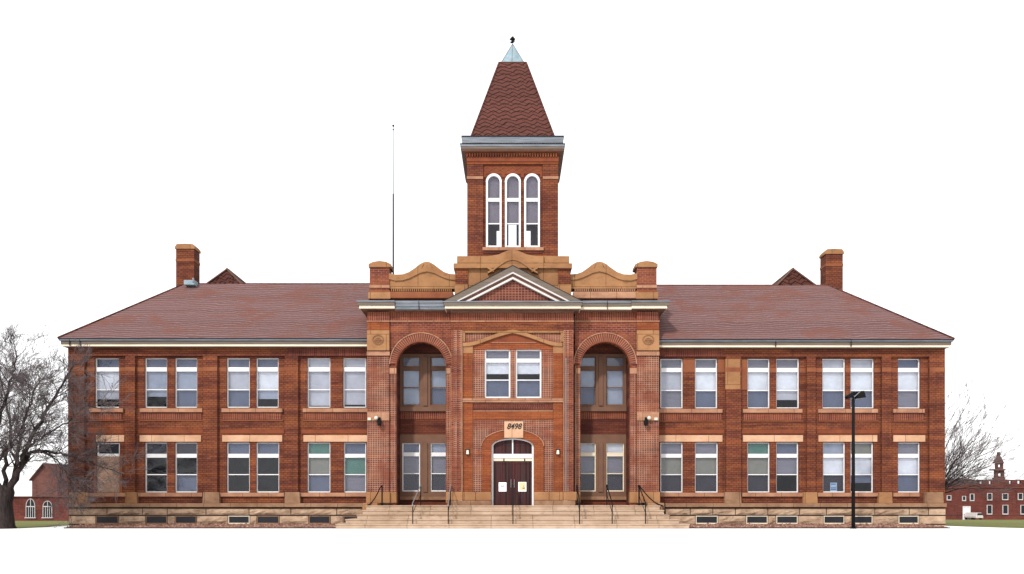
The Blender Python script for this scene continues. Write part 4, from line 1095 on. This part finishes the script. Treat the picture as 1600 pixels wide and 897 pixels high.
# ------------------------------------------------------------------ STREET LAMP
yl = -3.55; lx = X(1333.3, yl)
sl = empty('street_lamp', (lx, yl, 0), 'tall black lamp post with two tilted flood heads in front of the wing', 'street lamp')
MB().tube([(lx, yl, 0), (lx, yl, Z(624, yl))], [.085, .065], 12).build('pole', 'black', sl, smooth=True)
MB().tube([(lx, yl, 0), (lx, yl, .05)], .14, 12).build('base_plate', 'black', sl)
MB().tube([(lx, yl, Z(625, yl)), (lx, yl, Z(619, yl))], .05, 8).tube([(lx-.15, yl, Z(621, yl)), (lx+.22, yl, Z(618, yl))], .03, 8).build('bracket', 'black', sl)
def lamphead(pts, yo, name):
    h = MB().prism([(X(a, yl), Z(b, yl)) for a, b in pts], yl-.18+yo, yl+.2+yo).build('lamp_head', 'black', sl, bevel=.015)
    return h
h1 = lamphead([(1336.5, 612.5), (1347.5, 611.5), (1350.5, 621.5), (1337, 623.5)], -.06, 'a')
MB().pprism([(1337.5, 623.2), (1349.5, 621.4), (1349.5, 622.0), (1337.5, 623.9)], yl-.2, yl+.1).build('lens', 'steel', h1)
h2_ = lamphead([(1322.5, 619.5), (1334, 612), (1337.5, 615.5), (1325.5, 623.2)], .1, 'b')
MB().tube([(X(1332, yl), yl-.22, Z(621, yl)), (X(1341, yl), yl-.25, Z(612.5, yl))], .018, 6).build('stay_arm', 'steel', sl)

# ------------------------------------------------------------------ FLAGPOLE
yfp = 1.3; fx = X(614.5, yfp)
zr_ = Z(470, yP)-.4
fp = empty('flagpole', (fx, yfp, zr_), 'thin tall flagpole standing on the roof behind the curved parapet', 'flagpole')
MB().tube([(fx, yfp, zr_-.0), (fx, yfp, Z(303, yfp))], [.045, .036], 8).build('lower_pole', 'darkmetal', fp)
MB().tube([(fx, yfp, Z(303, yfp)), (fx, yfp, Z(199, yfp))], [.024, .016], 8).build('upper_pole', 'steel', fp)
m_ = MB(); blob(m_, (fx, yfp, Z(196.5, yfp)), .055); blob(m_, (fx, yfp, Z(202.5, yfp)), .04); m_.tube([(fx, yfp, Z(203, yfp)), (fx, yfp, Z(196, yfp))], .012, 6); m_.build('finial', 'black', fp, smooth=True)

# ------------------------------------------------------------------ TREES
RMIN = [.006]; JIT = [.2]; RAT = [(.5, .8)]
def grow(mb_list, p, d, L, r, lvl, maxl, spread, lift, rng):
    n = 4 if lvl < 2 else 3
    pts = [Vector(p)]; rads = [r]; dd = Vector(d).normalized(); q = Vector(p)
    for i in range(n):
        jit = Vector((rng.gauss(0, 1), rng.gauss(0, 1), rng.gauss(0, 1))) * JIT[0]*(.9 + .3*lvl)
        dd = (dd + jit*.6 + Vector((0, 0, lift))).normalized()
        q = q + dd*(L/n); pts.append(q.copy()); rads.append(r*(1-(i+1)/n*.62))
    rads = [max(v, RMIN[0]) for v in rads]
    mb_list[min(lvl, 2)].tube(pts, rads, 5 if lvl < 2 else 3, caps=False)
    if lvl >= maxl: return
    k = rng.randint(3, 4) if lvl < maxl-1 else rng.randint(3, 5)
    for j in range(k):
        t = rng.uniform(.25, 1.0); idx = min(int(t*n), n-1); pp = pts[idx].lerp(pts[idx+1], t*n-idx)
        base = (pts[idx+1]-pts[idx]).normalized()
        rv = Vector((rng.gauss(0, 1), rng.gauss(0, 1), rng.gauss(0, 1))); rv = (rv - base*rv.dot(base)).normalized()
        nd = (base + rv*rng.uniform(.5, 1.0)*spread).normalized()
        grow(mb_list, pp, nd, L*rng.uniform(*RAT[0]), max(r*(1-t*.6)*.55, .0055), lvl+1, maxl, spread, lift, rng)

def tree(name, label, base, trunk_pts, trunk_r, limbs, maxl, L0, spread, lift, seed, mats=('bark', 'bark', 'twig'), rmin=.0055, jit=.2, rat=(.5, .8)):
    rng = random.Random(seed); RMIN[0] = rmin; JIT[0] = jit; RAT[0] = rat
    e = empty(name, base, label, 'tree', 'bare trees beside the school')
    MB().tube(trunk_pts, trunk_r, 14).build('trunk', mats[0], e, smooth=True)
    L = [MB(), MB(), MB()]
    for pts, r0, r1, dens, l0 in limbs:
        n = len(pts); vs = []
        # smooth the limb polyline
        for i in range(n-1):
            a = Vector(pts[max(i-1, 0)]); b = Vector(pts[i]); c = Vector(pts[i+1]); d_ = Vector(pts[min(i+2, n-1)])
            for s in range(4):
                t = s/4
                vs.append(.5*((2*b) + (-a+c)*t + (2*a-5*b+4*c-d_)*t*t + (-a+3*b-3*c+d_)*t**3))
        vs.append(Vector(pts[-1]))
        vs = [v + Vector((rng.gauss(0, .03), rng.gauss(0, .05), rng.gauss(0, .03))) if 0 < i < len(vs)-1 else v for i, v in enumerate(vs)]
        m = len(vs); rr = [r0+(r1-r0)*(i/(m-1))**.8 for i in range(m)]
        L[0].tube(vs, rr, 8)
        for i in range(1, m):
            base_d = (vs[i]-vs[i-1]).normalized()
            kk = dens*.85 if i > m*.18 else 0
            for _ in range(int(kk) + (1 if rng.random() < kk-int(kk) else 0)):
                rv = Vector((rng.gauss(0, 1), rng.gauss(0, 1), rng.gauss(0, 1))); rv = (rv - base_d*rv.dot(base_d)).normalized()
                nd = (base_d*rng.uniform(.5, 1.1) + rv*spread).normalized()
                grow(L, vs[i].lerp(vs[i-1], rng.random()), nd, L0*l0*rng.uniform(.5, 1.1), max(rr[i]*rng.uniform(.3, .5), .012), 1, maxl, spread, lift, rng)
    L[0].build('limb', mats[0], e, smooth=True)
    L[1].build('branches', mats[1], e)
    L[2].build('twigs', mats[2], e)
    return e
yt = -3.3
def P(px, py, dy=0.0): return (X(px, yt+dy), yt+dy, Z(py, yt+dy))
b0 = P(8, 826)
limbs = [
 ([P(14,772), P(28,738,.1), P(40,705,-.1), P(58,668,-.3), P(78,632,-.5), P(96,602,-.6), P(112,575,-.7)], .15, .035, 2.2, .62),
 ([P(34,722), P(48,709,.3), P(66,704,.5), P(88,708,.6), P(112,714,.7), P(150,726,.6), P(192,742,.5)], .10, .012, 1.8, .75),
 ([P(4,772), P(-12,735,-.3), P(-10,690,-.6), P(2,645,-.9), P(14,605,-1.0), P(22,575,-1.1), P(27,555,-1.1)], .16, .02, 2.0, .8),
 ([P(16,765), P(26,722,.6), P(34,680,1.1), P(44,640,1.5), P(56,604,1.8), P(68,590,2.0)], .12, .02, 2.4, .7),
 ([P(2,770), P(-25,735,.3), P(-52,690,.6), P(-80,640,1.0), P(-110,590,1.2)], .16, .03, 1.2, 1.0),
 ([P(66,704,.5), P(86,716,.3), P(100,733,.1), P(112,755,-.1), P(126,772,-.2)], .045, .01, 2.0, .7),
 ([P(46,696,-.2), P(70,680,-.9), P(98,664,-1.4), P(128,640,-1.8), P(150,625,-2.0)], .06, .01, 1.6, .65),
 ([P(10,768), P(8,725,1.2), P(18,680,2.2), P(10,630,3.0), P(0,585,3.4)], .12, .02, 2.2, .9),
 ([P(-8,735,-.3), P(6,705,-1.3), P(30,672,-2.0), P(46,630,-2.4), P(44,598,-2.6)], .08, .012, 2.2, .75),
 ([P(-10,700,-.5), P(-30,650,-1.4), P(-40,610,-2.0), P(-34,585,-2.3)], .10, .012, 1.4, .8),
]
tree('bare_tree', 'large bare tree with a thick forked trunk, overhanging the corner of the building', b0,
     [P(8,830), P(8,822), P(7,800), P(6,785), P(8,768), P(10,760)], [.62, .42, .37, .36, .40, .30], limbs, 4, 1.45, .8, .04, 11, rmin=.0056, jit=.085, rat=(.5, .88))
yt = 13.0
b1 = (X(1452, yt), yt, gz(yt))
def fan(x, y, d1, a=1462, b=775, bend=12, dy=0.0):
    mxp, myp = (a*.45+x*.55), (b*.45+y*.55)
    # bows upward first and then outward
    nx, ny = -(y-b), (x-a); l = math.hypot(nx, ny); s = bend/l
    return [P(a, b), P((a*.75+x*.25)-nx*s*.7*-1*-1*d1, (b*.75+y*.25)-ny*s*.7*d1, dy*.3), P(mxp-nx*s*d1, myp-ny*s*d1, dy*.7), P(x, y, dy)]
limbs = []
rg_ = random.Random(3)
for i in range(30):
    ang = math.radians(4 + 96*i/29 + rg_.uniform(-2, 2)); ln = rg_.uniform(118, 150) if ang > .5 else rg_.uniform(100, 124)
    if i % 3 == 2: ln *= .72
    x, y = 1460 + ln*math.cos(ang)*1.0, 772 - ln*math.sin(ang)*1.08
    limbs.append((fan(x, y, 1, bend=rg_.uniform(6, 14), dy=rg_.uniform(-2.5, 2.5)), rg_.uniform(.035, .065), .008, .85, 1.0))
tree('bare_tree', 'bare tree with thin fanning branches, mostly hidden behind the corner of the building', b1,
     [P(1455,820), P(1456,800), P(1459,785), P(1462,772)], [.5, .35, .3, .24], limbs, 3, 1.5, .42, .06, 8, rmin=.0060, jit=.05, rat=(.5, .85), mats=('bark','twig','twig'))

# ------------------------------------------------------------------ BACKGROUND BUILDINGS
def bwin(mb, g, px0, py0, px1, py1, y, t=.6, lit=None):
    pass
def far_window(parent, px0, py0, px1, py1, y, t=1.0, name='window', mat='far_trim', pane='dark_pane'):
    f = MB()
    x0, x1, z0, z1 = X(px0, y), X(px1, y), Z(py1, y), Z(py0, y); w = t*(D+y)/F
    f.box(x0, x0+w, y-.12, y-.002, z0, z1); f.box(x1-w, x1, y-.12, y-.002, z0, z1); f.box(x0+w, x1-w, y-.12, y-.002, z1-w*.7, z1); f.box(x0+w, x1-w, y-.2, y-.002, z0, z0+w*1.5)
    o = f.build(name, mat, parent)
    MB().box(x0+w, x1-w, y-.04, y-.002, z0+w*1.5, z1-w*.7).build('pane', pane, o)
    return o
# east: long two storey brick block with a cupola
y = 113.0
E = empty('brick_building', (X(1560, y), y, gz(y)), 'distant two storey brick building with a cupola, beyond the lawn and bare tree', 'building')
MB().box(X(1440, y), X(1760, y), y, y+14, gz(y)-.3, Z(757, y)).build('wall', 'far_brick', E)
ph = [(X(a, y), X(b, y), Z(c, y), Z(d, y)) for a, b, c, d in ((1531,1536,756,752),(1545.5,1549.5,756,752),(1577,1581,756,751.5),(1590,1595,755.5,751.5),(1605,1609,755.5,751.5))]
MB().wall(X(1527, y), X(1760, y), Z(757, y), Z(749.5, y), y, y+.5, ph).build('parapet', 'far_brick', E)
MB().prism([(X(1440, y), Z(757, y)), (X(1490, y), Z(757,y)), (X(1527, y), Z(757, y)), (X(1527, y), Z(751, y)), (X(1514, y), Z(747.5, y)), (X(1500, y), Z(752, y)), (X(1480, y), Z(755, y))], y+.1, y+10).build('roof', 'far_roof', E)
MB().box(X(1440, y), X(1760, y), y-.15, y-.001, Z(763, y), Z(761.5, y)).box(X(1440, y), X(1760, y), y-.1, y-.001, Z(804.5, y), Z(803.6, y)).build('string_course', 'far_hall', E)
for a, b, c, d in ((1479,1486,774,782), (1503,1509,775,783), (1515,1522,771.5,783), (1542,1550,770.5,782), (1565.5,1575,771,781.5), (1590,1598,770.5,781.5), (1612,1620,771,782)):
    far_window(E, a, c, b, d, y)
for a, b, c, d in ((1541.5,1550,789,804), (1566,1575,789,804), (1594,1602,789,804), (1618,1627,789,804)): far_window(E, a, c, b, d, y)
far_window(E, 1504, 791, 1516, 814.5, y, 1.4, 'door', 'white', 'blindG')
c_ = MB()
yc = y+1
c_.wall(X(1553, yc), X(1571, yc), Z(757, yc), Z(746, yc), yc, yc+.6, [])
c_.wall(X(1555.5, yc), X(1569.5, yc), Z(746, yc), Z(735, yc), yc, yc+.6, [(X(1560, yc), X(1566, yc), Z(744, yc), Z(740, yc))])
c_.wall(X(1557, yc), X(1568, yc), Z(733, yc), Z(724, yc), yc, yc+.6, [(X(1560, yc), X(1565, yc), Z(730, yc), Z(726, yc))])
for a, b, c, d in ((1553,1571,757,746), (1555.5,1569.5,746,735), (1557,1568,733,724)):
    if d != 746: continue
cu_ = c_.build('cupola', 'far_hall', E)
MB().pb(1554, 732.8, 1571.5, 735, yc-.5, yc+1.4).pprism([(1555.5, 724), (1569.5, 724), (1566, 717), (1563, 712), (1562.6, 706), (1562.2, 712), (1559, 717)], yc-.2, yc+.9).build('cupola_roof', 'far_roof', cu_)
# parked car beside the door
yk = y-2; kx = X(1520.5, yk); kz = gz(yk)
K = empty('parked_car', (kx, yk, kz), 'pale parked car beside the white door of the distant brick building', 'car')
hw = .62
prof = [(-1.0,.3),(1.0,.3),(1.0,.62),(.82,.78),(.55,1.18),(-.55,1.18),(-.82,.78),(-1.0,.62)]
MB().prism([(kx+a*hw, kz+b) for a, b in prof], yk-2.2, yk+2.0).build('body', 'trim', K, bevel=.08)
MB().prism([(kx-.72*hw, kz+.8), (kx+.72*hw, kz+.8), (kx+.5*hw, kz+1.12), (kx-.5*hw, kz+1.12)], yk-2.24, yk-2.2).build('windscreen', 'dark_pane', K)
for s in (-1, 1):
    for yy in (-1.4, 1.3):
        MB().tube([(kx+s*.98*hw, yk+yy, kz+.32), (kx+s*.75*hw, yk+yy, kz+.32)], .32, 14).build('wheel', 'black', K)
# west: low brick building with two arched windows
y = 58.0
W_ = empty('brick_building', (X(60, y), y, gz(y)), 'low distant brick building with two arched white windows, behind the large tree', 'building')
MB().box(X(-60, y), X(145, y), y, y+12, gz(y)-.3, Z(777, y)).build('wall', 'far_brick', W_)
MB().box(X(-60, y)-.1, X(145, y)+.1, y-.15, y+12.1, Z(777, y)+.001, Z(775.5, y)).build('parapet', 'far_hall', W_)
MB().box(X(-60, y), X(145, y), y-.35, y-.001, gz(y)-.2, Z(814, y)).build('plinth', 'cream', W_)
for a, b, t in ((41, 55.5, 779), (67.5, 82, 782.5)):
    x0, x1, z0 = X(a, y), X(b, y), Z(808.5, y); zsp = Z(791.5, y); zt = Z(t, y); xm = (x0+x1)/2; r = (x1-x0)/2; w = .055
    f = MB().ring(xm, zsp, r-w, r, y-.12, y-.002, riz=zt-zsp-w, roz=zt-zsp, n=16)
    f.box(x0, x0+w, y-.12, y-.002, z0, zsp); f.box(x1-w, x1, y-.12, y-.002, z0, zsp); f.box(x0-.1, x1+.1, y-.2, y-.002, z0-.08, z0); f.box(x0+w, x1-w, y-.11, y-.002, zsp-.05, zsp+.05)
    for k in (-1, 0, 1): f.box(xm+k*r*.45-.025, xm+k*r*.45+.025, y-.09, y-.002, z0, zsp-.07)
    f.box(xm-.03, xm+.03, y-.09, y-.002, zsp+.07, zt-w)
    o = f.build('window', 'far_trim', W_); o['label'] = 'arched window with white glazing bars'
    g = MB().box(x0+w, x1-w, y-.05, y-.0021, z0, zsp); g.ring(xm, zsp, .001, r-w, y-.05, y-.0021, riz=.001, roz=zt-zsp-w, n=16); g.build('pane', 'dark_pane', o)
# gabled hall behind it
y = 78.0
H_ = empty('brick_hall', (X(70, y), y, gz(y)), 'reddish gabled hall seen through the branches, behind the low brick building', 'building')
MB().prism([(X(50, y), gz(y)-.3), (X(90, y), gz(y)-.3), (X(90, y), Z(748, y)), (X(69, y), Z(725, y)), (X(50, y), Z(748, y))], y, y+16).build('wall', 'far_hall', H_)
for s_, xe in ((-1, 47.5), (1, 92.5)):
    MB().prism([(X(69, y), Z(723.4, y)), (X(69, y), Z(725.2, y)), (X(xe, y), Z(751.4, y)), (X(xe, y), Z(749.6, y))], y-.4, y+16.3).build('roof', 'far_hall', H_)

# ------------------------------------------------------------------ LIGHT, SKY, CAMERA
w = bpy.data.worlds.new('World'); scn.world = w; w.use_nodes = True
nt = w.node_tree; nt.nodes.clear()
out = nt.nodes.new('ShaderNodeOutputWorld'); bg = nt.nodes.new('ShaderNodeBackground')
sk = nt.nodes.new('ShaderNodeTexSky'); sk.sky_type = 'NISHITA'; sk.sun_disc = False
SUN_EL, SUN_AZ = math.radians(37), math.radians(-25)   # azimuth from the camera's side towards its left
sk.sun_elevation = SUN_EL; sk.sun_rotation = math.radians(180+25)
hs = nt.nodes.new('ShaderNodeHueSaturation'); hs.inputs['Saturation'].default_value = .12
nt.links.new(sk.outputs[0], hs.inputs['Color'])
ad = nt.nodes.new('ShaderNodeMix'); ad.data_type = 'RGBA'; ad.blend_type = 'ADD'; ad.inputs[0].default_value = 1
ad.inputs[7].default_value = (9.2, 9.2, 9.3, 1)      # the even white of the overcast, before the 0.1 strength
nt.links.new(hs.outputs[0], ad.inputs[6]); nt.links.new(ad.outputs[2], bg.inputs[0]); bg.inputs[1].default_value = .1
nt.links.new(bg.outputs[0], out.inputs[0])
sd = bpy.data.lights.new('sun', 'SUN'); sd.energy = 3.5; sd.angle = math.radians(4); sd.color = (1, .96, .90)
so = bpy.data.objects.new('sun', sd); col.objects.link(so)
dirv = Vector((math.sin(math.radians(25))*math.cos(SUN_EL), math.cos(math.radians(25))*math.cos(SUN_EL), -math.sin(SUN_EL)))
so.rotation_euler = dirv.to_track_quat('-Z', 'Y').to_euler(); so.location = (-30, -40, 40)
cam = bpy.data.cameras.new('camera'); co = bpy.data.objects.new('camera', cam); col.objects.link(co)
co.location = (0, -D, EH); co.rotation_euler = (PI/2, 0, 0)
cam.sensor_width = 36; cam.lens = 36*F/1600; cam.shift_y = (HY-448.5)/1600; cam.clip_end = 6000; cam.clip_start = .5
scn.camera = co
scn.view_settings.view_transform = 'Standard'; scn.view_settings.look = 'None'; scn.view_settings.gamma = 1
scn.view_settings.exposure = 0.0
try: scn.cycles.max_bounces = 6; scn.cycles.transparent_max_bounces = 12; scn.cycles.use_denoising = True
except Exception: pass
